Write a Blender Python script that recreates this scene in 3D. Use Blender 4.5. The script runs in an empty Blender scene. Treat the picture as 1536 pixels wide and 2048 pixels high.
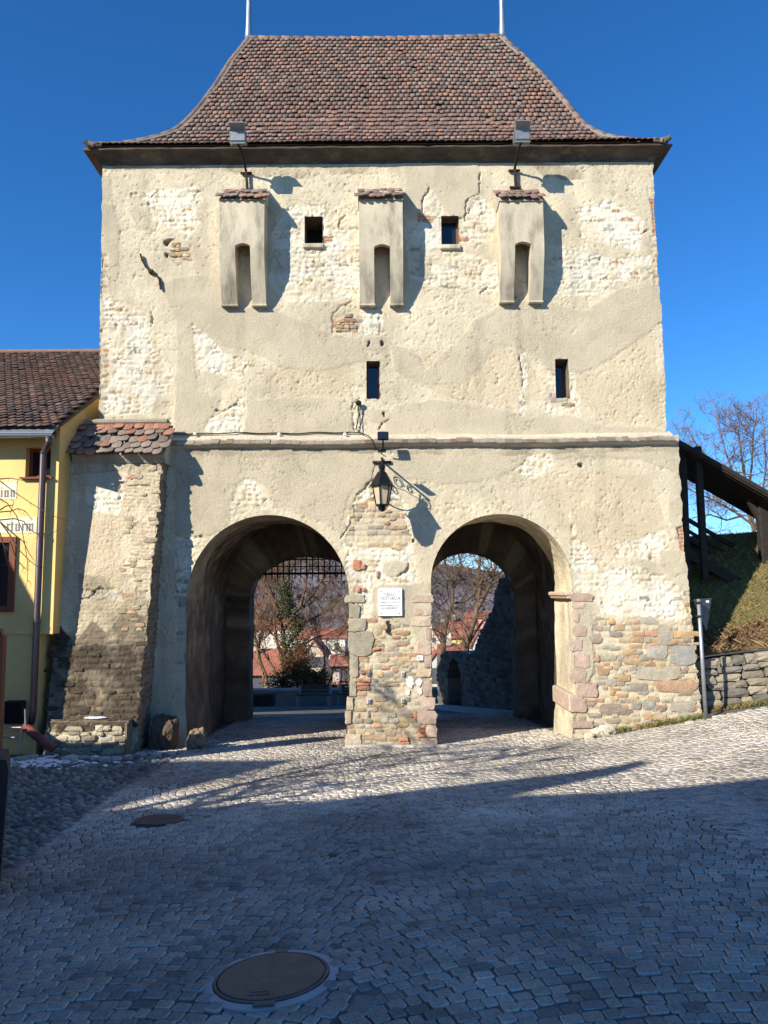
import bpy, math, random
import numpy as np
from mathutils import Vector, Matrix

random.seed(7)
rng = np.random.default_rng(11)
S = bpy.context.scene
COL = S.collection

# ------------------------------------------------------------------ camera
F = 1538.0                       # focal length in pixels of the 1536 px wide photograph
PITCH = math.radians(6.0)
ROLL = math.radians(0.43)
EYE = Vector((0, 0, 2.0))
cp, sp_ = math.cos(PITCH), math.sin(PITCH)
fwd = Vector((0, cp, sp_)); up0 = Vector((0, -sp_, cp)); rt0 = Vector((1, 0, 0))
c_r = rt0 * math.cos(ROLL) - up0 * math.sin(ROLL)
c_u = rt0 * math.sin(ROLL) + up0 * math.cos(ROLL)
cam = bpy.data.cameras.new('camera')
cam.sensor_fit = 'HORIZONTAL'; cam.sensor_width = 36.0; cam.lens = 36.0 * F / 1536.0
cam.clip_start = 0.05; cam.clip_end = 5000
camo = bpy.data.objects.new('camera', cam); COL.objects.link(camo)
M = Matrix((( c_r.x, c_u.x, -fwd.x, EYE.x), (c_r.y, c_u.y, -fwd.y, EYE.y), (c_r.z, c_u.z, -fwd.z, EYE.z), (0, 0, 0, 1)))
camo.matrix_world = M
S.camera = camo

# ------------------------------------------------------------------ sky, sun, exposure
SUN_EL = math.radians(28.5); SUN_AZ = math.radians(46.0)   # azimuth measured from the wall normal, sun at back left
w = bpy.data.worlds.new('World'); S.world = w; w.use_nodes = True
nt = w.node_tree; bg = nt.nodes['Background']
sky = nt.nodes.new('ShaderNodeTexSky'); sky.sky_type = 'NISHITA'; sky.sun_disc = False
sky.sun_elevation = SUN_EL; sky.sun_rotation = math.pi + SUN_AZ
sky.altitude = 0; sky.air_density = 0.8; sky.dust_density = 0.0; sky.ozone_density = 8.0
hs = nt.nodes.new('ShaderNodeHueSaturation'); hs.inputs['Saturation'].default_value = 1.13
nt.links.new(sky.outputs[0], hs.inputs['Color']); nt.links.new(hs.outputs[0], bg.inputs[0]); bg.inputs[1].default_value = 0.135
SD = Vector((math.sin(SUN_AZ) * math.cos(SUN_EL), math.cos(SUN_AZ) * math.cos(SUN_EL), -math.sin(SUN_EL)))
sl = bpy.data.lights.new('sun', 'SUN'); sl.energy = 5.0; sl.angle = math.radians(0.5); sl.color = (1.0, 0.935, 0.80)
so = bpy.data.objects.new('sun', sl); COL.objects.link(so)
so.rotation_euler = SD.to_track_quat('-Z', 'Y').to_euler(); so.location = (-20, -20, 30)
S.view_settings.view_transform = 'Standard'; S.view_settings.look = 'None'
S.view_settings.exposure = 0.58; S.view_settings.gamma = 1.0; S.view_settings.use_curve_mapping = False

# ------------------------------------------------------------------ helpers
def ray(px, py):
    cx = (px - 768) / F; cy = -(py - 1024) / F
    c, s = math.cos(ROLL), math.sin(ROLL)
    lx = cx * c + cy * s; ly = -cx * s + cy * c
    return Vector((lx, cp - ly * sp_, sp_ + ly * cp))
def P(px, py, Y):
    """point in the place that stands Y metres in front of the viewer, seen at that direction"""
    d = ray(px, py); t = Y / d.y
    return Vector((d.x * t, Y, EYE.z + d.z * t))

BY = np.array([-60, 4.3, 14, 19.3, 33, 36, 45, 80]); BZ = np.array([0.0, -0.01, -0.685, -1.02, -2.69, -3.0, -6.0, -12.0])
def sst(a, b, v):
    t = np.clip((v - a) / (b - a), 0, 1); return t * t * (3 - 2 * t)
def G(x, y):
    x = np.asarray(x, float); y = np.asarray(y, float)
    r = x - 2.9
    r = 0.5 * (r + np.sqrt(r * r + 0.25)) - 0.045
    r = np.minimum(r, 7)
    return np.interp(y, BY, BZ) + .05 * np.clip(x, -6, 6) * (1 - sst(7, 13, y)) * sst(-3, 3, y) + 0.165 * np.maximum(r, 0) * sst(4, 12.5, y) * (1 - sst(14.5, 17, y))
def g(x, y): return float(G(x, y))
def PG(px, py):
    d = ray(px, py); lo, hi = 0.5, 80.0
    for _ in range(50):
        m = (lo + hi) / 2; t = m / d.y
        if EYE.z + d.z * t > g(d.x * t, m): lo = m
        else: hi = m
    t = lo / d.y
    return Vector((d.x * t, lo, g(d.x * t, lo)))

def hsh(ix, iy, seed):
    h = (ix.astype(np.int64) * 374761393 + iy.astype(np.int64) * 668265263 + seed * 982451653) & 0x7fffffff
    h = ((h ^ (h >> 13)) * 1274126177) & 0x7fffffff
    h = ((h ^ (h >> 16)) * 69069 + 12345) & 0x7fffffff
    return (h & 0xffff) / 65535.0
def vn(x, y, seed=0):
    x = np.asarray(x, float); y = np.asarray(y, float)
    ix = np.floor(x); iy = np.floor(y); fx = x - ix; fy = y - iy
    fx = fx * fx * (3 - 2 * fx); fy = fy * fy * (3 - 2 * fy)
    a = hsh(ix, iy, seed); b = hsh(ix + 1, iy, seed); c = hsh(ix, iy + 1, seed); d = hsh(ix + 1, iy + 1, seed)
    return (a * (1 - fx) + b * fx) * (1 - fy) + (c * (1 - fx) + d * fx) * fy
def fbm(x, y, f, n=4, seed=0, gain=0.5):
    r = 0; a = 1; t = 0
    for i in range(n):
        r = r + a * (vn(x * f + 17.3 * i, y * f - 9.1 * i, seed + i * 7) * 2 - 1); t += a; a *= gain; f *= 2.03
    return r / t
def pip(X, Z, poly):
    poly = np.asarray(poly, float)
    out = np.zeros(X.shape, bool)
    bb = (X >= poly[:, 0].min()) & (X <= poly[:, 0].max()) & (Z >= poly[:, 1].min()) & (Z <= poly[:, 1].max())
    if not bb.any(): return out
    x = X[bb]; z = Z[bb]; ins = np.zeros(x.shape, bool)
    n = len(poly); j = n - 1
    for i in range(n):
        xi, zi = poly[i]; xj, zj = poly[j]
        if zi != zj:
            ins ^= ((zi > z) != (zj > z)) & (x < (xj - xi) * (z - zi) / (zj - zi) + xi)
        j = i
    out[bb] = ins
    return out
def segdist(X, Z, pts):
    d = np.full(X.shape, 9.0)
    for (a, b) in zip(pts[:-1], pts[1:]):
        ax, az = a; bx, bz = b; dx, dz = bx - ax, bz - az; L = dx * dx + dz * dz + 1e-9
        t = np.clip(((X - ax) * dx + (Z - az) * dz) / L, 0, 1)
        d = np.minimum(d, np.hypot(X - ax - t * dx, Z - az - t * dz))
    return d

# ---- objects
def tag(o, label, cat, group=None):
    o['label'] = label; o['category'] = cat
    if group: o['group'] = group
    return o
def empty(name, loc, label=None, cat=None, group=None):
    o = bpy.data.objects.new(name, None); COL.objects.link(o); o.location = loc; o.empty_display_size = 0.2
    if label: tag(o, label, cat, group)
    return o
def setparent(o, parent):
    if parent is None: return
    o.parent = parent
    if parent.type == 'EMPTY': o.matrix_parent_inverse = Matrix.Translation(-Vector(parent.location))
def link(name, me, mat=None, parent=None, smooth=False, kind=None):
    o = bpy.data.objects.new(name, me); COL.objects.link(o)
    if mat is not None and not me.materials: me.materials.append(mat)
    setparent(o, parent)
    if kind: o['kind'] = kind
    if smooth: me.polygons.foreach_set('use_smooth', np.ones(len(me.polygons), bool))
    return o
def np_mesh(name, V, starts, totals, loops, cols=None):
    me = bpy.data.meshes.new(name)
    me.vertices.add(len(V)); me.vertices.foreach_set('co', np.asarray(V, np.float32).ravel())
    me.loops.add(len(loops)); me.loops.foreach_set('vertex_index', np.asarray(loops, np.int32))
    me.polygons.add(len(starts)); me.polygons.foreach_set('loop_start', np.asarray(starts, np.int32))
    me.polygons.foreach_set('loop_total', np.asarray(totals, np.int32))
    me.update(calc_edges=True)
    if cols is not None:
        a = me.attributes.new('Col', 'FLOAT_COLOR', 'POINT')
        c = np.ones((len(V), 4), np.float32); c[:, :3] = cols
        a.data.foreach_set('color', c.ravel())
    return me
def quad_mesh(name, V, Q, cols=None):
    Q = np.asarray(Q, np.int32); n = len(Q)
    return np_mesh(name, V, np.arange(n) * 4, np.full(n, 4), Q.ravel(), cols)

class MB:
    """collects shapes for ONE mesh"""
    def __init__(s): s.v = []; s.f = []; s.c = []
    def add(s, vs, fs, col=(1, 1, 1)):
        b = len(s.v); s.v += [tuple(v) for v in vs]; s.f += [tuple(b + i for i in f) for f in fs]; s.c += [tuple(col)] * len(vs)
    def box(s, c, d, R=None, col=(1, 1, 1), bev=0.0):
        hx, hy, hz = d[0] / 2, d[1] / 2, d[2] / 2; c = Vector(c)
        if bev <= 0:
            vs = [Vector((sx * hx, sy * hy, sz * hz)) for sx in (-1, 1) for sy in (-1, 1) for sz in (-1, 1)]
            fs = [(0, 1, 3, 2), (4, 6, 7, 5), (0, 4, 5, 1), (2, 3, 7, 6), (0, 2, 6, 4), (1, 5, 7, 3)]
        else:
            b = min(bev, hx * .9, hy * .9, hz * .9)
            vs = []; fs = []; idx = {}
            for sx in (-1, 1):
                for sy in (-1, 1):
                    for sz in (-1, 1):
                        for k in range(3):
                            p = [sx * hx, sy * hy, sz * hz]
                            for m in range(3):
                                if m != k: p[m] -= (sx, sy, sz)[m] * b
                            idx[(sx, sy, sz, k)] = len(vs); vs.append(Vector(p))
            for k in range(3):
                o1, o2 = [(1, 2), (2, 0), (0, 1)][k]
                for sg in (-1, 1):
                    q = []
                    for a1, a2 in ((-1, -1), (1, -1), (1, 1), (-1, 1)):
                        t = [0, 0, 0]; t[k] = sg; t[o1] = a1; t[o2] = a2; q.append(idx[(t[0], t[1], t[2], k)])
                    fs.append(q if sg > 0 else q[::-1])
            for k in range(3):
                o1, o2 = [(1, 2), (2, 0), (0, 1)][k]
                for a1 in (-1, 1):
                    for a2 in (-1, 1):
                        t0 = [0, 0, 0]; t0[k] = -1; t0[o1] = a1; t0[o2] = a2; t1 = list(t0); t1[k] = 1
                        q = [idx[(*t0, o1)], idx[(*t1, o1)], idx[(*t1, o2)], idx[(*t0, o2)]]
                        fs.append(q if a1 * a2 < 0 else q[::-1])
            for sx in (-1, 1):
                for sy in (-1, 1):
                    for sz in (-1, 1):
                        q = [idx[(sx, sy, sz, k)] for k in range(3)]
                        fs.append(q if sx * sy * sz > 0 else q[::-1])
        if R is not None: vs = [R @ v for v in vs]
        s.add([c + v for v in vs], fs, col)
    def bar(s, a, b, w, h, upv=(0, 0, 1), col=(1, 1, 1), bev=0.0):
        a, b = Vector(a), Vector(b); d = b - a; L = d.length; d.normalize()
        u = Vector(upv); x = d.cross(u)
        if x.length < 1e-4: x = d.cross(Vector((0, 1, 0)))
        x.normalize(); u = x.cross(d)
        R = Matrix((d, x, u)).transposed()
        s.box((a + b) / 2, (L, w, h), R, col, bev)
    def tube(s, pts, r, n=8, cap=True, col=(1, 1, 1)):
        pts = [Vector(p) for p in pts]; rs = r if hasattr(r, '__len__') else [r] * len(pts)
        rings = []; prev = None
        for i, p in enumerate(pts):
            d = (pts[min(i + 1, len(pts) - 1)] - pts[max(i - 1, 0)])
            if d.length < 1e-7: d = Vector((0, 0, 1))
            d.normalize()
            if prev is None:
                x = d.cross(Vector((0, 0, 1)))
                if x.length < .05: x = d.cross(Vector((1, 0, 0)))
            else:
                x = prev - d * prev.dot(d)
                if x.length < 1e-4: x = d.cross(Vector((.3, .8, .1)))
            x.normalize(); prev = x; y = d.cross(x)
            rings.append([p + (x * math.cos(2 * math.pi * k / n) + y * math.sin(2 * math.pi * k / n)) * rs[i] for k in range(n)])
        vs = [v for rg in rings for v in rg]; fs = []
        for i in range(len(pts) - 1):
            for k in range(n):
                k2 = (k + 1) % n; fs.append((i * n + k, i * n + k2, (i + 1) * n + k2, (i + 1) * n + k))
        if cap:
            fs.append(tuple(range(n - 1, -1, -1))); fs.append(tuple((len(pts) - 1) * n + k for k in range(n)))
        s.add(vs, fs, col)
    def lathe(s, c, prof, n=16, col=(1, 1, 1), phase=0.0):
        c = Vector(c); vs = []; fs = []
        for (r, z) in prof:
            for k in range(n):
                a = 2 * math.pi * k / n + phase; vs.append(c + Vector((r * math.cos(a), r * math.sin(a), z)))
        m = len(prof)
        for i in range(m - 1):
            for k in range(n):
                k2 = (k + 1) % n; fs.append((i * n + k, i * n + k2, (i + 1) * n + k2, (i + 1) * n + k))
        fs.append(tuple(range(n - 1, -1, -1))); fs.append(tuple((m - 1) * n + k for k in range(n)))
        s.add(vs, fs, col)
    def prism(s, poly, ext, col=(1, 1, 1)):
        """poly: list of Vectors in a plane, ext: extrusion vector"""
        poly = [Vector(p) for p in poly]; e = Vector(ext); n = len(poly)
        vs = poly + [p + e for p in poly]
        fs = [tuple(range(n)), tuple(range(2 * n - 1, n - 1, -1))]
        for i in range(n):
            j = (i + 1) % n; fs.append((j, i, i + n, j + n))
        nrm = Vector((0, 0, 0))
        for i in range(n):
            a, b = poly[i], poly[(i + 1) % n]; nrm += a.cross(b)
        if nrm.dot(e) > 0: fs = [f[::-1] for f in fs]
        s.add(vs, fs, col)
    def mesh(s, name):
        me = bpy.data.meshes.new(name); me.from_pydata(s.v, [], s.f); me.update()
        a = me.attributes.new('Col', 'FLOAT_COLOR', 'POINT')
        c = np.ones((len(s.v), 4), np.float32); c[:, :3] = np.array(s.c, np.float32).reshape(-1, 3)
        a.data.foreach_set('color', c.ravel())
        return me
    def build(s, name, mat, parent=None, smooth=False, kind=None):
        return link(name, s.mesh(name), mat, parent, smooth, kind)

def template(mb):
    me = mb
    V = np.array(me.v, float); tot = np.array([len(f) for f in me.f]); loops = np.array([i for f in me.f for i in f])
    return V, tot, loops, np.array(me.c, float)
def scatter(name, tpls, which, mats, cols, mat, parent=None, kind='stuff', smooth=False):
    """many alike pieces joined in one mesh; mats Nx4x4, cols Nx3"""
    VV = []; TT = []; LL = []; CC = []; base = 0
    which = np.asarray(which); mats = np.asarray(mats, float); cols = np.asarray(cols, float)
    for t, (V, tot, loops, c) in enumerate(tpls):
        I = np.where(which == t)[0]
        if not len(I): continue
        m = mats[I]
        v = np.einsum('nij,vj->nvi', m[:, :3, :3], V) + m[:, None, :3, 3]
        VV.append(v.reshape(-1, 3)); TT.append(np.tile(tot, len(I)))
        LL.append((loops[None, :] + (np.arange(len(I)) * len(V))[:, None] + base).ravel())
        CC.append((c[None] * cols[I][:, None, :]).reshape(-1, 3)); base += len(I) * len(V)
    V = np.concatenate(VV); T = np.concatenate(TT); L = np.concatenate(LL); C = np.concatenate(CC)
    st = np.concatenate([[0], np.cumsum(T)[:-1]])
    return link(name, np_mesh(name, V, st, T, L, C), mat, parent, smooth, kind)
def basis(o, X, Y, Z):
    m = np.eye(4); m[:3, 0] = X; m[:3, 1] = Y; m[:3, 2] = Z; m[:3, 3] = o; return m
def place(name, me, m, col, mat, parent):
    o = bpy.data.objects.new(name, me); COL.objects.link(o)
    if not me.materials: me.materials.append(mat)
    o.matrix_basis = Matrix([list(r) for r in m]); o.color = (*col, 1)
    setparent(o, parent)
    return o

# ---- materials
def mat(name, col=(.5, .5, .5), rough=.85, attr=False, var=0.0, vscale=3.0, fine=0.0, fscale=60.0, bump=0.0, bscale=40.0, metal=0.0, spec=0.3, col2=None, c2scale=2.0, c2lo=.45, c2hi=.6, bump2=0.0, b2scale=8.0, stretch=(1, 1, 1)):
    m = bpy.data.materials.new(name); m.use_nodes = True
    N = m.node_tree.nodes; Lk = m.node_tree.links; b = N['Principled BSDF']
    b.inputs['Roughness'].default_value = rough; b.inputs['Metallic'].default_value = metal
    b.inputs['Specular IOR Level'].default_value = spec
    geo = N.new('ShaderNodeNewGeometry'); mp = N.new('ShaderNodeMapping'); mp.inputs['Scale'].default_value = stretch
    Lk.new(geo.outputs['Position'], mp.inputs[0]); pos = mp.outputs[0]
    def noise(sc, det=4, ro=.55):
        n = N.new('ShaderNodeTexNoise'); n.inputs['Scale'].default_value = sc; n.inputs['Detail'].default_value = det
        n.inputs['Roughness'].default_value = ro; Lk.new(pos, n.inputs['Vector']); return n.outputs[0]
    def mul(a, bsock):
        x = N.new('ShaderNodeMix'); x.data_type = 'RGBA'; x.blend_type = 'MULTIPLY'; x.inputs[0].default_value = 1
        Lk.new(a, x.inputs[6]); Lk.new(bsock, x.inputs[7]); return x.outputs[2]
    def ramp(s, lo, hi, a, c):
        r = N.new('ShaderNodeMapRange'); r.inputs[1].default_value = lo; r.inputs[2].default_value = hi
        r.inputs[3].default_value = a; r.inputs[4].default_value = c; Lk.new(s, r.inputs[0]); return r.outputs[0]
    rgb = N.new('ShaderNodeRGB'); rgb.outputs[0].default_value = (*col, 1); c = rgb.outputs[0]
    if col2 is not None:
        x = N.new('ShaderNodeMix'); x.data_type = 'RGBA'; x.inputs[7].default_value = (*col2, 1)
        Lk.new(ramp(noise(c2scale, 6, .6), c2lo, c2hi, 0, 1), x.inputs[0]); Lk.new(c, x.inputs[6]); c = x.outputs[2]
    if attr:
        a = N.new('ShaderNodeAttribute'); a.attribute_name = 'Col'; c = mul(c, a.outputs['Color'])
        oi = N.new('ShaderNodeObjectInfo'); c = mul(c, oi.outputs['Color'])
    if var > 0: c = mul(c, ramp(noise(vscale, 5), .3, .7, 1 - var, 1 + var))
    if fine > 0: c = mul(c, ramp(noise(fscale, 3, .7), .3, .7, 1 - fine, 1 + fine))
    Lk.new(c, b.inputs['Base Color'])
    if bump > 0 or bump2 > 0:
        h = None; nrm = None
        for (st, sc) in ((bump, bscale), (bump2, b2scale)):
            if st <= 0: continue
            bp = N.new('ShaderNodeBump'); bp.inputs['Strength'].default_value = 1.0; bp.inputs['Distance'].default_value = st
            Lk.new(noise(sc, 4, .65), bp.inputs['Height'])
            if nrm is not None: Lk.new(nrm, bp.inputs['Normal'])
            nrm = bp.outputs[0]
        Lk.new(nrm, b.inputs['Normal'])
    return m
MT = {}
MT['plaster'] = mat('plaster', (1, 1, 1), .95, True, .08, 1.3, .15, 42, .013, 40, bump2=.006, b2scale=80)
MT['rubble'] = mat('rubble', (1, 1, 1), .92, True, .10, 3.0, .20, 40, .012, 45, bump2=.03, b2scale=12)
MT['render'] = mat('render', (.54, .47, .345), .95, False, .16, 2.5, .10, 45, .006, 40, col2=(.21, .185, .14), c2scale=2.8, c2lo=.46, c2hi=.74, stretch=(1.8, 1, .5))
MT['reveal'] = mat('reveal', (1, 1, 1), .95, True, .3, 2.5, .2, 40, .010, 60, bump2=.03, b2scale=16)
MT['tile'] = mat('tile', (1, 1, 1), .85, True, .15, 8, .25, 55, .006, 70)
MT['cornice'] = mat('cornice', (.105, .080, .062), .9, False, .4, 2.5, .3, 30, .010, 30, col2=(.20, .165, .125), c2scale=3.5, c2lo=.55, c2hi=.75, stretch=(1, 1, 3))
MT['stone'] = mat('stone', (1, 1, 1), .9, True, .18, 6, .22, 50, .008, 55, bump2=.015, b2scale=18)
MT['sett'] = mat('sett', (1, 1, 1), .93, True, .26, .7, .26, 55, .006, 60, spec=.12)
MT['joint'] = mat('joint', (.17, .155, .14), .97, False, .3, 1.5, .3, 50, .012, 60, spec=.1, col2=(.10, .095, .07), c2scale=2.0, c2lo=.5, c2hi=.65)
MT['iron'] = mat('iron', (.02, .021, .024), .45, False, .2, 20, metal=.6)
MT['rustiron'] = mat('rustiron', (.035, .026, .022), .8, False, .3, 20, metal=.3)
MT['galv'] = mat('galvanised', (.42, .43, .44), .45, False, .12, 12, .1, 60, metal=.7)
MT['lampgrey'] = mat('lamp_grey', (.24, .25, .26), .45, False, .1, 12, .08, 50, metal=.4)
MT['blackplastic'] = mat('black_plastic', (.012, .012, .013), .35)
MT['amber'] = mat('amber_glass', (.55, .44, .28), .25, False, .1, 8, spec=.5)
MT['white'] = mat('plaque_white', (.86, .85, .81), .5, False, .03, 9)
MT['ink'] = mat('ink', (.09, .09, .09), .7)
MT['glass'] = mat('dark_glass', (.012, .016, .025), .08, spec=.6)
MT['yellow'] = mat('yellow_plaster', (.88, .62, .24), .92, False, .09, 1.2, .06, 50, .006, 40, col2=(.74, .52, .22), c2scale=1.6, c2lo=.5, c2hi=.75)
MT['ochre_shade'] = mat('ochre_shade_plaster', (.62, .40, .15), .92, False, .08, 1.5, .05, 60, .004, 60)  # also the yellow house's shaded faces: shade put into a darker plaster tone
MT['pale'] = mat('pale_panel', (.84, .76, .55), .9, False, .05, 3)
MT['letter'] = mat('letter_grey', (.22, .24, .25), .9, False, .15, 20)
MT['pipe'] = mat('brown_pipe', (.075, .055, .062), .4, False, .1, 8, metal=.3)
MT['redpipe'] = mat('red_pipe', (.20, .055, .05), .5, False, .2, 10)
MT['zinc'] = mat('zinc', (.34, .40, .45), .4, False, .12, 6, metal=.6)
MT['woodred'] = mat('red_brown_wood', (.20, .065, .03), .6, False, .15, 10)
MT['wood'] = mat('dark_wood', (.030, .023, .018), .8, False, .3, 6, .25, 30, .006, 30, stretch=(1, 1, 3))
MT['bench'] = mat('bench_wood', (.10, .075, .055), .7, False, .2, 8)
MT['concrete'] = mat('concrete', (.38, .38, .38), .85, False, .1, 6)
MT['manhole'] = mat('cast_iron', (.145, .128, .112), .7, False, .15, 6, .15, 40, .0015, 80, metal=.35)
MT['bark'] = mat('bark', (.16, .125, .10), .95, True, .25, 6, .2, 40)
MT['leaf'] = mat('leaf', (1, 1, 1), .6, True)
MT['grass'] = mat('grass', (1, 1, 1), .8, True)
MT['soil'] = mat('soil', (.15, .11, .055), .95, False, .3, 2, .3, 25, .03, 14, col2=(.20, .12, .06), c2scale=1.3, c2lo=.45, c2hi=.6)
MT['terrain'] = mat('terrain', (.10, .09, .055), .95, False, .3, .05, .2, .6)
MT['hill'] = mat('bare_forest', (1, 1, 1), .95, True, .3, .05, .25, .4)
MT['redroof'] = mat('red_roof', (.33, .12, .075), .85, False, .25, .6, .2, 3)
MT['hwall'] = mat('house_wall', (1, 1, 1), .9, True, .05, .5)
MT['snow'] = mat('snow', (.85, .88, .92), .6, False, .03, 9)
MT['signback'] = mat('sign_back', (.13, .14, .15), .55, False, .15, 10, metal=.3)
MT['bitumen'] = mat('dark_paint', (.035, .028, .028), .7, False, .3, 4, .2, 30, .004, 30)
# ================================================================== templates
def sett_template(seed, sides=10, dome=0.006):
    r = random.Random(seed); mb = MB(); pts = []
    n = 12
    for k in range(n):
        a = 2 * math.pi * (k + .5) / n; c, s = math.cos(a), math.sin(a); e = .30
        x = math.copysign(abs(c) ** e, c) * .5 + r.uniform(-.035, .035); y = math.copysign(abs(s) ** e, s) * .5 + r.uniform(-.035, .035)
        pts.append((x, y))
    def ring(f, z, j=0): return [(p[0] * f, p[1] * f, z + r.uniform(-j, j)) for p in pts]
    vs = ring(1.0, -.06) + ring(1.0, -.012) + ring(.95, -.003, .001) + ring(.82, .0005, .001)
    fs = []
    for i in range(3):
        for k in range(n):
            k2 = (k + 1) % n; fs.append((i * n + k, i * n + k2, (i + 1) * n + k2, (i + 1) * n + k))
    fs.append(tuple(3 * n + k for k in range(n)))
    mb.add(vs, fs)
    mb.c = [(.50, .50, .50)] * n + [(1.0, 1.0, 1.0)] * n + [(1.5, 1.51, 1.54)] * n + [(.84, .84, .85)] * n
    return mb
def cobble_template(seed):
    r = random.Random(seed); mb = MB(); n = 9; vs = []; fs = []
    rad = [r.uniform(.42, .52) for _ in range(n)]
    for (f, z) in ((1, -.06), (.98, -.005), (.75, .025), (.38, .038)):
        for k in range(n):
            a = 2 * math.pi * k / n; vs.append((rad[k] * f * math.cos(a), rad[k] * f * math.sin(a), z))
    for i in range(3):
        for k in range(n):
            k2 = (k + 1) % n; fs.append((i * n + k, i * n + k2, (i + 1) * n + k2, (i + 1) * n + k))
    fs.append(tuple(3 * n + k for k in range(n))); mb.add(vs, fs); return mb
def tile_template(seed):
    """beaver-tail tile: top edge at y=0, rounded bottom at y=-1, lies in xy, thickness in z"""
    r = random.Random(seed); mb = MB(); o = []
    o += [(-.485, 0), (-.485 + r.uniform(-.01, .01), -.70)]
    for k in range(1, 6):
        a = math.pi + math.pi * k / 6; o.append((.485 * math.cos(a), -.70 + .30 * math.sin(a) + r.uniform(-.01, .01)))
    o += [(.485, -.70 + r.uniform(-.02, .02)), (.485, 0)]
    n = len(o); th = .016; bow = .010
    def zz(x): return bow * (1 - (2 * x) ** 2)
    vs = [(x, y, th + zz(x)) for x, y in o] + [(x, y, zz(x) - .002) for x, y in o]
    cen = len(vs); vs.append((0, -.35, th + bow)); fs = []
    for k in range(n):
        k2 = (k + 1) % n; fs.append((k, k2, cen)); fs.append((k2, k, k + n, k2 + n))
    mb.add(vs, fs)
    mb.c = [(1, 1, 1) if y > -.6 else (1.10, 1.06, 1.0) for x, y in o] + [(.6, .6, .6)] * n + [(1, 1, 1)]
    return mb
def stone_template(seed, rnd=.62, rough=.10):
    """rough block seen from the front: x right, z up, front towards -y"""
    r = random.Random(seed); mb = MB(); m = 4; vs = []; fs = []
    for j in range(m):
        for i in range(m):
            u = -1 + 2 * i / (m - 1); v = -1 + 2 * j / (m - 1)
            k = 1 - .16 * rnd * (u * u) * (v * v)
            edge = max(abs(u), abs(v)) > .99
            y = (-.78 if edge else -1.0) + r.uniform(-rough, rough)
            jt = .10 * rnd; vs.append((u * .5 * k + r.uniform(-jt, jt), y, v * .5 * k + r.uniform(-jt, jt)))
    for j in range(m - 1):
        for i in range(m - 1):
            fs.append((j * m + i, j * m + i + 1, (j + 1) * m + i + 1, (j + 1) * m + i))
    per = [i for i in range(m)] + [j * m + m - 1 for j in range(1, m)] + [(m - 1) * m + i for i in range(m - 2, -1, -1)] + [j * m for j in range(m - 2, 0, -1)]
    b = len(vs)
    for p in per: x, y, z = vs[p]; vs.append((x * 1.04, .6, z * 1.04))
    n = len(per)
    for k in range(n):
        k2 = (k + 1) % n; fs.append((per[k2], per[k], b + k, b + k2))
    mb.add(vs, fs); return mb
def boulder_mesh(name, c, size, seed, mt, parent=None, sub=3, amp=.18, tilt=None, flat=None):
    import bmesh
    bm = bmesh.new(); bmesh.ops.create_icosphere(bm, subdivisions=sub, radius=1.0)
    from mathutils import noise as mn
    off = Vector((seed * 3.1, seed * 1.7, seed * .9))
    for v in bm.verts:
        n_ = mn.noise(v.co * 1.1 + off) * amp * 1.6 + mn.noise(v.co * 3.1 + off) * amp * .7 + mn.noise(v.co * 7 + off) * amp * .3
        d = v.co.normalized(); k = max(abs(d.x), abs(d.y), abs(d.z)); v.co = d * (1 / (k ** .55)) * (1 + n_)
        v.co = Vector((v.co.x * size[0], v.co.y * size[1], v.co.z * size[2]))
    if tilt is not None: bm.transform(tilt)
    bm.transform(Matrix.Translation(c))
    me = bpy.data.meshes.new(name); bm.to_mesh(me); bm.free()
    a = me.attributes.new('Col', 'FLOAT_COLOR', 'POINT'); a.data.foreach_set('color', np.ones(len(me.vertices) * 4, np.float32))
    return link(name, me, mt, parent, smooth=False)

# ================================================================== street
street_bed = None
def grid_sheet(name, xs, ys, zf, mt, cols=None):
    X, Y = np.meshgrid(xs, ys); Z = zf(X, Y); V = np.stack([X, Y, Z], -1).reshape(-1, 3)
    nx, ny = len(xs), len(ys)
    i = np.arange((ny - 1) * nx).reshape(ny - 1, nx)[:, :-1].ravel()
    Q = np.stack([i, i + 1, i + nx + 1, i + nx], 1)
    me = quad_mesh(name, V, Q, cols)
    o = link(name, me, mt, None, True); o['kind'] = 'structure'; return o
def bedz(X, Y):
    return G(X, Y) - .010 + .008 * fbm(X, Y, 2.2, 3, 5)
street = grid_sheet('street', np.arange(-13, 13.01, .12), np.arange(-14, 34.6, .12), bedz, MT['joint'])
street['label'] = 'cobbled street sloping down to the double gateway'

MAN = PG(543, 1952)                      # manhole
MR = 0.285
SETT = [sett_template(i) for i in range(7)]
COB = [cobble_template(40 + i) for i in range(6)]
def nrm_at(x, y):
    e = .15
    return np.array([-(g(x + e, y) - g(x - e, y)) / (2 * e), -(g(x, y + e) - g(x, y - e)) / (2 * e), 1.0])
setts = []                               # (Y-distance, which, matrix, colour)
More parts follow.
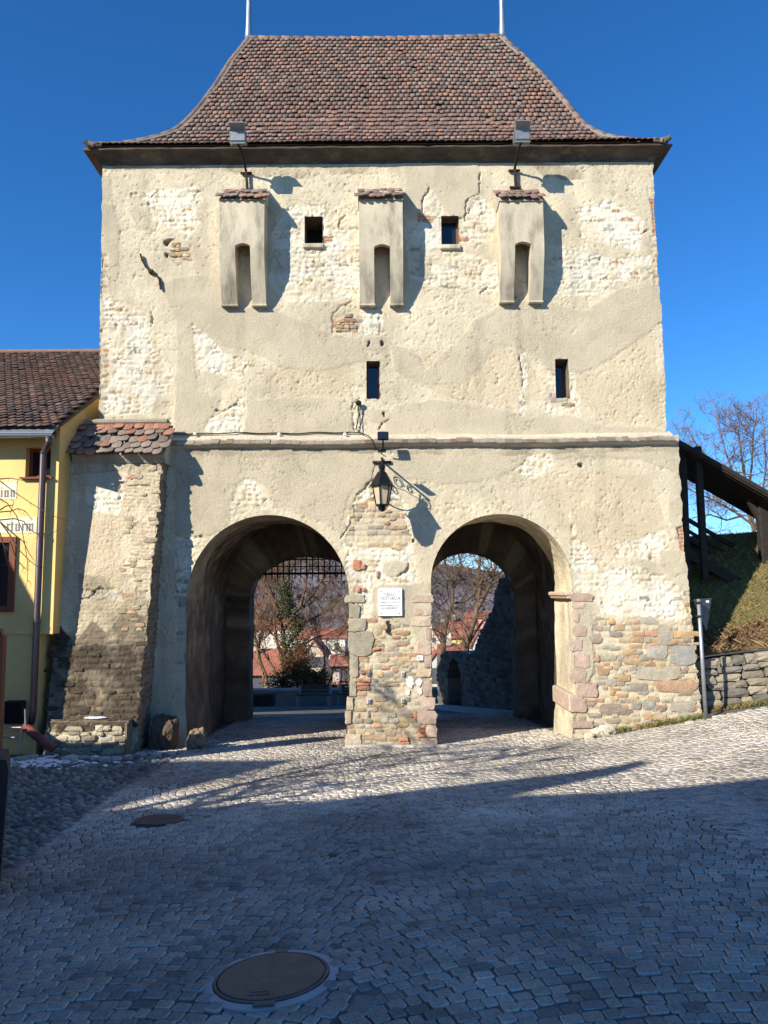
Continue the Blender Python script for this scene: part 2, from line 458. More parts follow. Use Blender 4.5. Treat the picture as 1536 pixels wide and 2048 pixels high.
# boundary between the setts and the rounded river cobbles at the left
def left_border(y): return np.interp(y, [2, 4.6, 6.2, 8.0, 10.0, 11.8, 13], [-4.2, -2.9, -3.15, -3.35, -3.45, -3.35, -3.4])
def add_setts():
    Wd = 3.05; h = .36; x0 = 1.35; rowh = .089
    r = random.Random(5)
    for k in range(-3, 4):
        xc = x0 + k * Wd
        for j in range(int(1.6 / rowh), int(21.6 / rowh)):
            jl = .30 * (float(vn(k * 3.7, j * .35, 91)) - .5) + .10 * (float(vn(k * 3.7, j * 1.0, 92)) - .5); jr = .30 * (float(vn((k + 1) * 3.7, j * .35, 91)) - .5) + .10 * (float(vn((k + 1) * 3.7, j * 1.0, 92)) - .5)
            s = -Wd / 2 + jl; SE = Wd / 2 + jr
            while s < SE - .035:
                wd = r.uniform(.070, .130)
                if s + wd > SE - .05: wd = max(.05, SE - s)
                c = s + wd / 2; x = xc + c; y = j * rowh + h * (1 - (2 * c / Wd) ** 2) + r.uniform(-.008, .008)
                s += wd
                if abs(x) > .56 * y + 1.6 or y < 2.3: continue
                if y < 13.2 and x < left_border(y): continue
                if y > 12.3 and x < -4.2: continue
                if (x - MAN.x) ** 2 + (y - MAN.y) ** 2 < (MR + .045) ** 2: continue
                if abs(x - MAN.x - .01) < .05 and abs(y - MAN.y) < MR + .07: continue
                if (x - GR.x) ** 2 + (y - GR.y) ** 2 < .27 ** 2: continue
                if y > 13.9 and not (-3.5 < x < -.7 or .9 < x < 3.4) and y < 19.4: continue
                if y > 13.85 and 3.3 < x < 5.8: continue
                if x >= 5.8 and y > 14.62 - (x - 5.75) * .262 - .10: continue
                sl = -8 * h * c / Wd ** 2; a = math.atan(sl) + r.uniform(-.05, .05)
                n = nrm_at(x, y); n /= np.linalg.norm(n)
                X = np.array([math.cos(a), math.sin(a), 0]); X -= n * X.dot(n); X /= np.linalg.norm(X); Yv = np.cross(n, X)
                t = r.uniform(0, 1)
                v = r.uniform(.80, 1.15) * (1.0 + .45 * (vn(x * .45, y * .45, 3) - .5) + .25 * (vn(x * 1.6, y * 1.6, 4) - .5))
                if t < .06: v *= .68
                base = (.43, .385, .325) if t < .8 else ((.45, .385, .30) if t < .92 else (.37, .345, .31))
                ln = rowh * r.uniform(.88, .955)
                tilt = r.gauss(0, .03), r.gauss(0, .03)
                Zn = n + X * tilt[0] + Yv * tilt[1]
                m = basis((x, y, g(x, y) + r.uniform(-.006, .005)), X * (wd * r.uniform(.90, .965)), Yv * ln, Zn)
                setts.append((y + abs(x) * .3, r.randrange(7), m, tuple(b * float(v) for b in base)))
GR = PG(318, 1640)
add_setts()
setts.sort(key=lambda t: t[0])
vis = [s for s in setts if abs(s[2][0, 3]) < .50 * s[2][1, 3] and s[2][1, 3] > 3.55]
near = vis[:300]; nid = set(id(s) for s in near); rest = [s for s in setts if id(s) not in nid]
sett_me = [t.mesh('sett') for t in SETT]
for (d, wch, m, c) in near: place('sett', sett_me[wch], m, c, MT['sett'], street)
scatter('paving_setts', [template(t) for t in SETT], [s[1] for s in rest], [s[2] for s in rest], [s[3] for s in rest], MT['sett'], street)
# rounded cobbles, laid loosely, at the left in front of the yellow house
cob = []; r = random.Random(9); pts = []
for j in range(int(3.4 / .088), int(12.9 / .088)):
    y0 = j * .088; x = -8.2
    while x < float(left_border(y0)) - .02:
        wd = r.uniform(.07, .17); y = y0 + r.uniform(-.03, .03)
        if abs(x) < .56 * y + 1.5 and not (y > 12.15 and x < -3.9) and r.random() < .93:
            a = r.uniform(-.7, .7); n = np.array([0, .07, 1.0]); X = np.array([math.cos(a), math.sin(a), 0]); Yv = np.array([-math.sin(a), math.cos(a), -.07])
            v = r.uniform(.6, 1.4); b = (.25, .23, .20) if r.random() < .75 else (.29, .25, .20)
            cob.append((r.randrange(6), basis((x, y, g(x, y) - .012 + r.uniform(-.008, .008)), X * wd * 1.0, Yv * r.uniform(.07, .10), n), tuple(q * v for q in b)))
        x += wd * .98
pav = grid_sheet('cobbled_pavement', np.arange(-9, -2.4, .1), np.arange(3, 13.2, .1), lambda X, Y: np.where(X < left_border(Y) - .02, G(X, Y) - .006 + .012 * fbm(X, Y, 2.5, 3, 8), G(X, Y) - .06), MT['joint'])
pav['label'] = 'strip of rounded river cobbles beside the yellow house'
cob.sort(key=lambda c: c[1][1, 3] + abs(c[1][0, 3]) * .3)
cv = [c for c in cob if abs(c[1][0, 3]) < .49 * c[1][1, 3]]
cid = set(id(c) for c in cv[:250])
cob_me = [t.mesh('cobble') for t in COB]
for c in cv[:250]: place('cobble', cob_me[c[0]], c[1], c[2], MT['sett'], pav)
cr = [c for c in cob if id(c) not in cid]
scatter('cobbles', [template(t) for t in COB], [c[0] for c in cr], [c[1] for c in cr], [c[2] for c in cr], MT['sett'], pav)
# a line of larger border setts between the two pavings
bm_ = []
for i in range(115):
    y = 3.0 + i * .085
    for q in range(2):
        x = float(left_border(y)) - .02 - q * .105 + r.uniform(-.01, .01)
        bm_.append((r.randrange(7), basis((x, y, g(x, y) - .002), np.array([.10, .01, 0]), np.array([-.008, .08, -.005]), np.array([0, .07, 1.])), tuple(q_ * r.uniform(.6, 1.0) for q_ in (.29, .265, .235))))
scatter('border_setts', [template(t) for t in SETT], [c[0] for c in bm_], [c[1] for c in bm_], [c[2] for c in bm_], MT['sett'], street)

# ================================================================== gate tower
YU, YL, YB = 14.25, 14.0, 19.3
TB = P(768, 1490, 14)
tower = empty('gate_tower', (0, 14, g(0, 14)), 'tall plastered gate tower with twin arched gateways and steep tiled roof', 'tower')
ZLT = P(768, 867, YU).z; ZLB = P(768, 885, 13.86).z      # string course top / drip edge
ZWT = P(768, 326, YU).z                                  # top of the plaster under the cornice
def wp(pts, Y): return np.array([(P(x, y, Y).x, P(x, y, Y).z) for x, y in pts])
LU = wp([(206, 300), (205, 340), (203, 500), (200, 640), (198, 800), (197, 900)], YU)
RU = wp([(1304, 295), (1306, 330), (1310, 430), (1318, 580), (1324, 640), (1330, 760), (1333, 880)], YU)
LL_ = wp([(190, 880), (185, 1500), (184, 1560)], YL)
RL = wp([(1356, 870), (1362, 1000), (1374, 1150), (1388, 1290), (1405, 1440), (1410, 1520)], YL)
def edge(E): 
    o = np.argsort(E[:, 1]); return E[o, 1], E[o, 0]

# ---- openings
ARCH_L = dict(cx=(P(375, 1190, 14).x + P(697, 1190, 14).x) / 2, hw=(P(697, 1190, 14).x - P(375, 1190, 14).x) / 2, zs=P(540, 1192, 14).z, top=P(540, 1030, 14).z)
ARCH_R = dict(cx=(P(862, 1190, 14).x + P(1144, 1190, 14).x) / 2, hw=(P(1144, 1190, 14).x - P(862, 1190, 14).x) / 2, zs=P(1000, 1165, 14).z, top=P(1000, 1028, 14).z)
def sd_arch(A):
    def f(X, Z):
        rise = A['top'] - A['zs']; dx = X - A['cx']
        e = (np.hypot(dx / A['hw'], (Z - A['zs']) / rise) - 1) * min(A['hw'], rise)
        wob = .018 * fbm(X * 0 + A['cx'], Z, 3.0, 3, 31)
        s = np.abs(dx) - A['hw'] + wob * (Z < A['zs']) + np.clip(A['zs'] - Z - 1.9, 0, 1) * .09
        return np.where(Z > A['zs'], e, s)
    return f
def sd_box(px0, px1, py0, py1, Y):
    a = P(px0, py1, Y); b = P(px1, py0, Y); cx, cz, hx, hz = (a.x + b.x) / 2, (a.z + b.z) / 2, (b.x - a.x) / 2, (b.z - a.z) / 2
    f = lambda X, Z: np.maximum(np.abs(X - cx) - hx, np.abs(Z - cz) - hz)
    f.rect = (a.x, b.x, a.z, b.z); return f
WINS = [sd_box(609, 645, 433, 488, YU), sd_box(883, 917, 432, 490, YU), sd_box(733, 758, 722, 797, YU), sd_box(1112, 1136, 718, 795, YU)]

def wall_grid(name, Yp, z0, z1, Le, Re, step, sds, paint, mt, parent, jag=.012, seed=0):
    nz = int((z1 - z0) / step) + 1; zs = np.linspace(z0, z1, nz)
    l = np.interp(zs, *edge(Le)) + jag * fbm(zs, zs * 0, 6, 3, seed + 1); rr = np.interp(zs, *edge(Re)) + jag * 1.6 * fbm(zs, zs * 0, 7, 3, seed + 2)
    nx = int((rr.max() - l.min()) / step) + 1; u = np.linspace(0, 1, nx)
    X = l[:, None] + (rr - l)[:, None] * u[None]; Z = np.repeat(zs[:, None], nx, 1)
    kill = np.zeros(X.shape, bool)
    for f in sds:
        s = f(X, Z); e = 1e-3
        gx = (f(X + e, Z) - f(X - e, Z)) / (2 * e); gz = (f(X, Z + e) - f(X, Z - e)) / (2 * e)
        mk = np.abs(s) < step * .75
        X = np.where(mk, X - s * gx, X); Z = np.where(mk, Z - s * gz, Z)
        kill |= (s < -step * .75)
    h, C = paint(X, Z)
    Y = Yp - h if np.isscalar(Yp) else Yp(X, Z) - h
    V = np.stack([X, Y, Z], -1).reshape(-1, 3)
    idx = np.arange(nz * nx).reshape(nz, nx); a = idx[:-1, :-1]; Q = np.stack([a, a + 1, a + nx + 1, a + nx], -1).reshape(-1, 4)
    Q = Q[~kill.ravel()[Q].any(1)]
    me = quad_mesh(name, V, Q, C.reshape(-1, 3))
    return link(name, me, mt, parent, True)

PAL = dict(cream=np.array((.65, .56, .40)), grey=np.array((.545, .468, .335)), white=np.array((.775, .715, .585)), mort=np.array((.60, .51, .36)), tan=np.array((.59, .48, .325)), pink=np.array((.58, .41, .31)))
STONECOLS = np.array([(.47, .36, .20), (.42, .30, .15), (.36, .32, .25), (.30, .26, .20), (.52, .42, .27), (.44, .22, .13), (.40, .37, .31), (.55, .46, .33)])
def rubble_field(X, Z, rowh=.10, w=.24, seed=0):
    z = Z + .035 * fbm(X, Z, 2.2, 3, seed + 3); row = np.floor(z / rowh); fz = z / rowh - row
    wx = w * (.7 + .7 * hsh(row, row * 0 + 5, seed)); x = (X + .03 * fbm(X, Z, 4, 2, seed + 4)) / wx + hsh(row, row * 0, seed + 1) * 7
    ci = np.floor(x); fx = x - ci
    ed = np.minimum(np.minimum(fx, 1 - fx) * wx, np.minimum(fz, 1 - fz) * rowh)
    idn = hsh(ci, row, seed + 9); idc = hsh(ci, row, seed + 19)
    return ed, idn, idc
def lay(h, C, m, dh, col, k=1.0):
    h[m] += dh; C[m] = C[m] * (1 - k) + np.asarray(col) * k

def tower_paint(Yp, spec):
    """colour and relief of the old plaster: spec lists patches traced on the wall face"""
    def f(X, Z):
        n1 = fbm(X, Z, 1.1, 4, 1); n2 = fbm(X, Z, 9, 4, 2, .6); n3 = fbm(X, Z, 26, 3, 3, .7); n4 = fbm(X, Z, 3.2, 4, 4)
        wx = X + .075 * fbm(X, Z, 3.0, 6, 41, .66); wz = Z + .075 * fbm(X, Z, 3.0, 6, 43, .66)
        C = np.ones(X.shape + (3,)) * PAL['cream']
        C *= (1 + .10 * n1 + .07 * n4)[..., None]
        h = .0035 * n2 + .005 * n3 + .006 * fbm(X, Z, 2.0, 2, 9)
        mott = fbm(X, Z, 2.3, 6, 201, .62); C *= (1 + .20 * mott)[..., None]
        soot = np.clip(fbm(X * 2.2, Z * .5, 1.7, 5, 203) * 1.8 - .25, 0, 1)[..., None]
        crz = (np.abs(fbm(X, Z, 2.1, 5, 205, .6)) < .010) & (fbm(X, Z, .7, 3, 207) > .02)
        t = np.clip((n4 + .2 * n1) * 1.3 - .15, 0, 1)[..., None]; C = C * (1 - .6 * t) + PAL['tan'] * .6 * t
        pit = (fbm(X, Z, 13, 2, 51) + .25 * n4 > .62); h[pit] -= .018; pz = fbm(X, Z, 21, 2, 53) + .35 * n1; h[pz > .58] -= .012; C *= (1 - .10 * np.clip(fbm(X * 1.7, Z * .35, 2.4, 4, 57) * 2, 0, 1))[..., None]
        def poly(pts): return pip(wx, wz, wp(pts, Yp))
        for (kind, pts) in spec:
            if kind == 'tanwash':
                m = poly(pts); C[m] = C[m] * .35 + (PAL['tan'] * (1 + .1 * n1[m][:, None])) * .65
        ed, idn, idc = rubble_field(X, Z, .095, .23, 5)
        for (kind, pts) in spec:
            if kind == 'white':
                m = poly(pts); b = np.abs(fbm(X[m], Z[m], 8, 4, 61, .6)); k = np.clip(ed[m] / .03, 0, 1)
                h[m] = -.014 + .034 * b + .008 * k * (idn[m] > .45) + .008 * n3[m] + .006 * n2[m] - .022 * ((ed[m] < .012) & (idn[m] > .62) & (b < .22))
                qq = np.clip(.5 + 1.3 * n4[m] + .5 * n1[m], 0, 1)[:, None]; cc = (PAL['white'] * qq + PAL['cream'] * 1.04 * (1 - qq)) * (1 + .07 * n2[m] + .05 * n3[m])[:, None]
                st = ((idn[m] > .90) & (ed[m] > .016) & (b > .10))[:, None]
                C[m] = np.where(st, STONECOLS[(idc[m] * 7.99).astype(int)] * 1.15, cc)
        for (kind, pts) in spec:
            if kind == 'grey':
                pw_ = wp(pts, Yp); m1 = pip(wx, wz, pw_); m2 = pip(X + .13 * fbm(X, Z, 2.2, 6, 141, .7), Z + .13 * fbm(X, Z, 2.2, 6, 143, .7), pw_)
                al = (m1 * .55 + m2 * .45) * np.clip(.92 + .5 * n4, .45, 1); m = al > 0
                cc = PAL['grey'] * (1 + .07 * n1[m] + .13 * mott[m] + .04 * n3[m])[:, None]
                a_ = al[m][:, None]; C[m] = C[m] * (1 - a_) + cc * a_
                h[m] = h[m] * (1 - .75 * al[m]) + .007 * m1[m] + .003 * m2[m]
        C *= (1 - .20 * soot); h[crz] -= .012; C[crz] *= .82
        for (kind, pts) in spec:
            if kind in ('stone', 'course'):
                m = poly(pts)
                if kind == 'course': e2, i2, c2 = rubble_field(X[m], Z[m], .062, .20, 15)
                else: e2, i2, c2 = rubble_field(X[m], Z[m], .105, .21, 25)
                k = np.clip((e2 - .006) / .02, 0, 1); ex = (i2 > (.25 if kind == 'course' else .45)) & (k > .25)
                h[m] = -.018 + .018 * k * (.3 + i2) + .010 * n2[m] + .006 * n3[m]
                cc = PAL['mort'] * (1 + .14 * n4[m] + .08 * n2[m])[:, None]
                sc = STONECOLS[(c2 * 7.99).astype(int)] * .72 + PAL['mort'] * .24
                if kind == 'course': sc = sc * .25 + np.array((.52, .43, .29)) * .75; h[m] = -.010 + .012 * k * (.3 + i2) + .010 * n2[m] + .006 * n3[m]
                C[m] = np.where(ex[:, None], sc * (1 + .25 * n3[m])[:, None], cc)
            if kind == 'moss':
                m = poly(pts); q = np.clip(.95 + .9 * n4[m], .35, .98)[:, None]; C[m] = C[m] * (1 - q) + np.array((.072, .054, .038)) * q * (1 + .6 * n3[m])[:, None]
            if kind == 'stain':
                m = poly(pts); q = np.clip(.45 + .9 * n4[m], 0, .8)[:, None]; C[m] = C[m] * (1 - q) + np.array((.30, .245, .17)) * q
            if kind == 'brick':
                m = poly(pts); e2, i2, c2 = rubble_field(X[m], Z[m], .065, .2, 35); k = e2 > .009
                h[m] = -.04 + .03 * k; C[m] = np.where(k[:, None], np.array((.50, .21, .12)) * (.7 + .6 * i2)[:, None], PAL['mort'])
            if kind == 'hole':
                m = poly(pts); h[m] = -.11; C[m] = C[m] * .6
        for (kind, pts) in spec:
            if kind == 'crack':
                q = wp(pts, Yp); lo = q.min(0) - .1; hi = q.max(0) + .1
                bb = (X > lo[0]) & (X < hi[0]) & (Z > lo[1]) & (Z < hi[1])
                d = segdist(wx[bb], wz[bb], q); hh = h[bb]; brk = vn(X[bb] * 9, Z[bb] * 9, 301); hh[d < .004 + .012 * brk] = -.05 - .02 * brk[d < .004 + .012 * brk]; h[bb] = hh
        return h, np.clip(C, .02, .9)
    return f

SPEC_U = [
 ('tanwash', [(870, 700), (1000, 690), (1060, 720), (1090, 800), (1000, 815), (880, 790), (780, 740)]),
 ('tanwash', [(520, 740), (700, 720), (720, 790), (680, 800), (560, 790)]),
 ('tanwash', [(1170, 700), (1300, 660), (1325, 760), (1325, 850), (1200, 840), (1150, 780)]),
 ('white', [(206, 597), (245, 600), (275, 615), (297, 640), (302, 700), (330, 720), (347, 742), (340, 785), (312, 792), (300, 830), (205, 832), (205, 765), (230, 740), (205, 700)]),
 ('white', [(575, 405), (720, 415), (722, 590), (660, 600), (655, 600), (570, 602), (540, 570), (545, 470)]),
 ('white', [(812, 440), (880, 445), (925, 500), (1000, 525), (1005, 585), (930, 575), (870, 575), (820, 560)]),
 ('white', [(935, 400), (960, 385), (990, 420), (985, 490), (925, 480), (915, 440)]),
 ('white', [(845, 395), (862, 372), (885, 420), (882, 470), (845, 480)]),
 ('white', [(1090, 480), (1160, 505), (1250, 520), (1310, 510), (1312, 560), (1240, 562), (1180, 592), (1090, 592)]),
 ('white', [(1150, 420), (1220, 400), (1290, 440), (1280, 500), (1160, 480)]),
 ('white', [(290, 380), (400, 372), (420, 420), (380, 470), (300, 440)]),
 ('white', [(720, 620), (760, 615), (770, 670), (725, 670)]),
 ('white', [(470, 800), (488, 795), (490, 866), (400, 866), (425, 830), (450, 835)]),
 ('white', [(703, 770), (730, 775), (732, 860), (702, 862)]),
 ('white', [(385, 650), (402, 655), (445, 700), (500, 725), (480, 760), (400, 740)]),
 ('white', [(1040, 705), (1055, 705), (1050, 830), (1040, 830)]),
 ('white', [(1095, 740), (1150, 735), (1160, 830), (1090, 830)]),
 ('grey', [(318, 560), (440, 550), (452, 616), (535, 616), (600, 640), (665, 668), (722, 680), (735, 722), (640, 742), (560, 735), (500, 700), (440, 690), (385, 645), (372, 660), (352, 700), (348, 640)]),
 ('grey', [(352, 640), (380, 650), (388, 700), (395, 780), (440, 800), (430, 830), (400, 850), (395, 872), (345, 872), (350, 780)]),
 ('grey', [(780, 690), (830, 700), (850, 740), (905, 690), (950, 640), (1010, 605), (1090, 602), (1170, 622), (1240, 577), (1325, 565), (1330, 640), (1270, 680), (1215, 720), (1170, 742), (1100, 745), (1050, 700), (990, 690), (960, 730), (930, 760), (850, 770), (790, 740)]),
 ('grey', [(790, 810), (860, 800), (950, 810), (1020, 820), (1060, 842), (1080, 827), (1150, 830), (1200, 850), (1290, 855), (1340, 865), (1340, 895), (770, 895), (770, 830)]),
 ('grey', [(490, 800), (600, 795), (690, 800), (700, 850), (690, 885), (480, 885), (495, 830)]),
 ('grey', [(805, 320), (955, 322), (962, 385), (930, 430), (915, 437), (885, 415), (860, 370), (845, 400), (835, 440), (815, 420), (810, 380)]),
 ('grey', [(200, 350), (220, 352), (222, 395), (200, 400)]),
 ('grey', [(200, 400), (226, 410), (240, 470), (234, 530), (200, 545)]),
 ('grey', [(257, 418), (270, 405), (297, 440), (299, 457), (270, 459)]),
 ('grey', [(388, 410), (415, 405), (418, 420), (395, 425)]), ('grey', [(392, 425), (410, 424), (406, 447), (394, 440)]),
 ('grey', [(430, 420), (442, 410), (445, 470), (432, 450)]),
 ('grey', [(985, 400), (1003, 395), (1003, 465), (988, 455)]),
 ('grey', [(855, 510), (862, 510), (860, 560), (838, 552), (840, 515)]),
 ('grey', [(455, 612), (550, 612), (560, 640), (540, 680), (470, 680)]),
 ('grey', [(727, 676), (778, 674), (784, 690), (770, 701), (727, 700)]), ('grey', [(724, 818), (774, 816), (780, 832), (768, 846), (724, 842)]),
 ('stone', [(200, 505), (214, 510), (216, 590), (200, 600)]), ('stone', [(198, 690), (216, 700), (212, 800), (196, 800)]),
 ('stone', [(326, 480), (352, 476), (378, 500), (384, 532), (350, 524), (330, 502)]),
 ('stone', [(664, 636), (712, 612), (724, 640), (718, 666), (664, 668)]),
 ('stone', [(1098, 786), (1142, 784), (1146, 815), (1108, 815)]),
 ('brick', [(1298, 398), (1316, 398), (1322, 470), (1308, 470), (1306, 430)]), ('stone', [(1300, 470), (1324, 470), (1326, 575), (1306, 570)]),
 ('brick', [(645, 472), (668, 475), (666, 484), (645, 486)]), ('brick', [(835, 425), (868, 432), (866, 446), (838, 446)]), ('brick', [(918, 472), (938, 475), (936, 482), (918, 482)]),
 ('stain', [(208, 326), (520, 330), (700, 328), (800, 332), (800, 352), (700, 345), (600, 356), (450, 342), (208, 338)]),
 ('stain', [(1060, 328), (1180, 330), (1170, 360), (1090, 356)]),
 ('hole', [(326, 486), (336, 478), (346, 478), (334, 492)]), ('hole', [(331, 504), (337, 506), (334, 516), (330, 510)]),
 ('hole', [(736, 684), (740, 684), (740, 694), (736, 694)]), ('hole', [(762, 684), (767, 684), (767, 694), (762, 694)]), ('hole', [(763, 822), (767, 822), (767, 832), (763, 832)]),
 ('crack', [(262, 396), (264, 388), (272, 386)]), ('crack', [(296, 408), (302, 394), (318, 380)]), ('crack', [(386, 402), (388, 388), (396, 382)]),
 ('crack', [(302, 625), (306, 640), (300, 655)]), ('crack', [(427, 815), (430, 822), (455, 818), (470, 810), (480, 796)]),
 ('crack', [(485, 736), (492, 732), (508, 734)]), ('crack', [(664, 660), (665, 625), (680, 612), (705, 602)]),
 ('crack', [(842, 432), (845, 398), (860, 370)]), ('crack', [(930, 440), (932, 400), (958, 385), (962, 345)]), ('crack', [(757, 632), (758, 665)]),
 ('crack', [(720, 796), (704, 806), (702, 840), (708, 862)]), ('crack', [(760, 860), (764, 846), (778, 838)]), ('crack', [(688, 455), (676, 458), (680, 440), (692, 432)]),
 ('crack', [(1040, 712), (1046, 740), (1042, 775)]), ('crack', [(1200, 556), (1216, 552)]), ('crack', [(956, 590), (962, 580), (972, 574)]), ('crack', [(1288, 466), (1298, 460)]),
]
SPEC_L = [
 ('tanwash', [(640, 960), (690, 960), (690, 1060), (640, 1040)]),
 ('tanwash', [(1060, 960), (1200, 940), (1300, 960), (1350, 1100), (1230, 1120), (1120, 1060)]),
 ('white', [(490, 953), (510, 960), (535, 1000), (548, 1022), (500, 1022), (450, 1056), (458, 1000)]),
 ('white', [(745, 955), (775, 960), (790, 985), (815, 1020), (822, 1060), (828, 1110), (832, 1168), (765, 1172), (748, 1182), (742, 1235), (716, 1252), (698, 1185), (693, 1120), (683, 1082), (700, 1010), (712, 985)]),
 ('white', [(352, 1075), (395, 1068), (385, 1120), (374, 1190), (376, 1320), (352, 1320)]),
 ('white', [(1060, 905), (1095, 905), (1110, 930), (1060, 960), (1030, 940)]),
 ('white', [(1230, 1090), (1330, 1060), (1340, 1100), (1300, 1120), (1230, 1115)]),
 ('white', [(1190, 1150), (1260, 1125), (1330, 1150), (1375, 1185), (1392, 1250), (1300, 1235), (1200, 1225)]),
 ('white', [(1140, 1020), (1160, 1080), (1195, 1140), (1190, 1185), (1150, 1180), (1140, 1110)]),
 ('grey', [(345, 880), (700, 880), (745, 895), (748, 960), (705, 975), (690, 1000), (678, 1065), (640, 1040), (590, 1025), (548, 1014), (530, 970), (510, 960), (490, 953), (470, 970), (450, 1056), (420, 1070), (352, 1072), (350, 960)]),
 ('grey', [(800, 885), (1050, 880), (1052, 905), (1040, 930), (990, 960), (900, 966), (800, 955), (780, 920)]),
 ('grey', [(1098, 880), (1365, 870), (1368, 955), (1330, 935), (1280, 920), (1180, 912), (1120, 920), (1095, 905)]),
 ('grey', [(1335, 1000), (1368, 990), (1378, 1040), (1350, 1062), (1335, 1045)]), ('grey', [(1320, 1100), (1385, 1095), (1388, 1140), (1345, 1150), (1320, 1130)]),
 ('grey', [(745, 1180), (762, 1172), (855, 1165), (866, 1190), (866, 1240), (862, 1330), (830, 1340), (822, 1262), (790, 1242), (745, 1228)]),
 ('grey', [(762, 1122), (790, 1116), (814, 1124), (816, 1140), (800, 1154), (782, 1158), (764, 1146)]),
 ('grey', [(1148, 1200), (1180, 1205), (1188, 1260), (1186, 1370), (1150, 1390)]),
 ('stone', [(705, 1010), (760, 985), (800, 1000), (822, 1085), (800, 1100), (690, 1092)]),
 ('stone', [(690, 1300), (712, 1240), (760, 1235), (820, 1250), (866, 1340), (885, 1540), (680, 1540)]),
 ('stone', [(1190, 1228), (1240, 1245), (1300, 1232), (1340, 1250), (1420, 1235), (1430, 1530), (1140, 1530), (1150, 1400), (1186, 1350)]),
 ('stone', [(352, 1190), (374, 1195), (372, 1330), (352, 1330)]),
 ('brick', [(1350, 1058), (1378, 1052), (1384, 1108), (1358, 1100)]), ('stone', [(1366, 1180), (1395, 1175), (1398, 1260), (1372, 1256)]),
 ('stain', [(345, 885), (760, 880), (1080, 884), (1360, 872), (1360, 902), (1200, 905), (1000, 912), (700, 905), (500, 915), (345, 905)]),
 ('stain', [(690, 1400), (880, 1400), (885, 1520), (680, 1520)]),
 ('hole', [(823, 1078), (828, 1078), (828, 1084), (823, 1084)]), ('hole', [(1155, 926), (1162, 922), (1168, 930), (1160, 934)]), ('hole', [(774, 1244), (778, 1244), (778, 1266), (774, 1266)]),
 ('crack', [(745, 958), (728, 975), (712, 990), (708, 1030), (696, 1060), (686, 1075)]), ('crack', [(366, 1078), (400, 1070)]),
 ('crack', [(816, 1126), (814, 1142), (796, 1156)]), ('crack', [(740, 1405), (740, 1440)]), ('crack', [(1218, 1258), (1226, 1240)]),
]
wall = wall_grid('wall', YU, ZLT - .12, ZWT + .32, LU, RU, .02, WINS, tower_paint(YU, SPEC_U), MT['plaster'], tower, .014, 0)
lwall = wall_grid('lower_wall', YL, -1.25, ZLT - .14, LL_, RL, .02, [sd_arch(ARCH_L), sd_arch(ARCH_R)], tower_paint(YL, SPEC_L), MT['plaster'], tower, .02, 60)

# ---- side and back walls, solid masses
def side_wall(name, E, Yf, Yb, sgn, z0, z1):
    zs = np.arange(z0, z1, .08); xs = np.interp(zs, *edge(E)); ys = np.linspace(Yf, Yb, 40)
    Yg, Zg = np.meshgrid(ys, zs); Xg = np.repeat(xs[:, None], 40, 1) + sgn * .02 * fbm(Yg, Zg, 3, 3, 91) - sgn * .01
    V = np.stack([Xg, Yg, Zg], -1).reshape(-1, 3); nz, ny = Xg.shape
    i = np.arange((nz - 1) * ny).reshape(nz - 1, ny)[:, :-1].ravel()
    Q = np.stack([i, i + 1, i + ny + 1, i + ny], 1)
    if sgn < 0: Q = Q[:, ::-1]
    C = np.ones((len(V), 3)) * PAL['cream'] * .95
    return link(name, quad_mesh(name, V, Q, C), MT['plaster'], tower, True)
side_wall('side_wall', LU, YU, YB, -1, ZLT - .2, ZWT + .3); side_wall('side_wall', RU, YU, YB, 1, ZLT - .2, ZWT + .3)
side_wall('side_wall', RL, YL, YB, 1, -1.6, ZLT - .1); side_wall('side_wall', LL_, YL, YB, -1, -1.6, ZLT - .1)
XL0 = float(np.interp(3, *edge(LL_))); XR0 = float(np.interp(3, *edge(RL)))

# ---- vaulted passages
BK_L = dict(cx=P(620, 1114, YB).x, hw=P(620, 1114, YB).x - P(508, 1250, YB).x, zs=P(620, 1195, YB).z, top=P(620, 1114, YB).z)
BK_R = dict(cx=P(932, 1107, YB).x, hw=P(1024, 1300, YB).x - P(932, 1107, YB).x, zs=P(932, 1190, YB).z, top=P(932, 1107, YB).z)
def profile(A, grow=0.0, n=72):
    zb = -1.9; o = []
    hw, zs, tp = A['hw'] + grow, A['zs'], A['top'] + grow
    for z in np.linspace(zb, zs, 40)[:-1]:
        t = np.clip(A['zs'] - z - 1.9, 0, 1) * .09 if grow == 0 and 'front' in A else 0
        o.append((A['cx'] - hw + t, z))
    for k in range(n + 1):
        a = math.pi - math.pi * k / n; o.append((A['cx'] + hw * math.cos(a), zs + (tp - zs) * math.sin(a)))
    for z in np.linspace(zs, zb, 40)[1:]:
        t = np.clip(A['zs'] - z - 1.9, 0, 1) * .09 if grow == 0 and 'front' in A else 0
        o.append((A['cx'] + hw - t, z))
    return np.array(o)
ARCH_L['front'] = ARCH_R['front'] = True
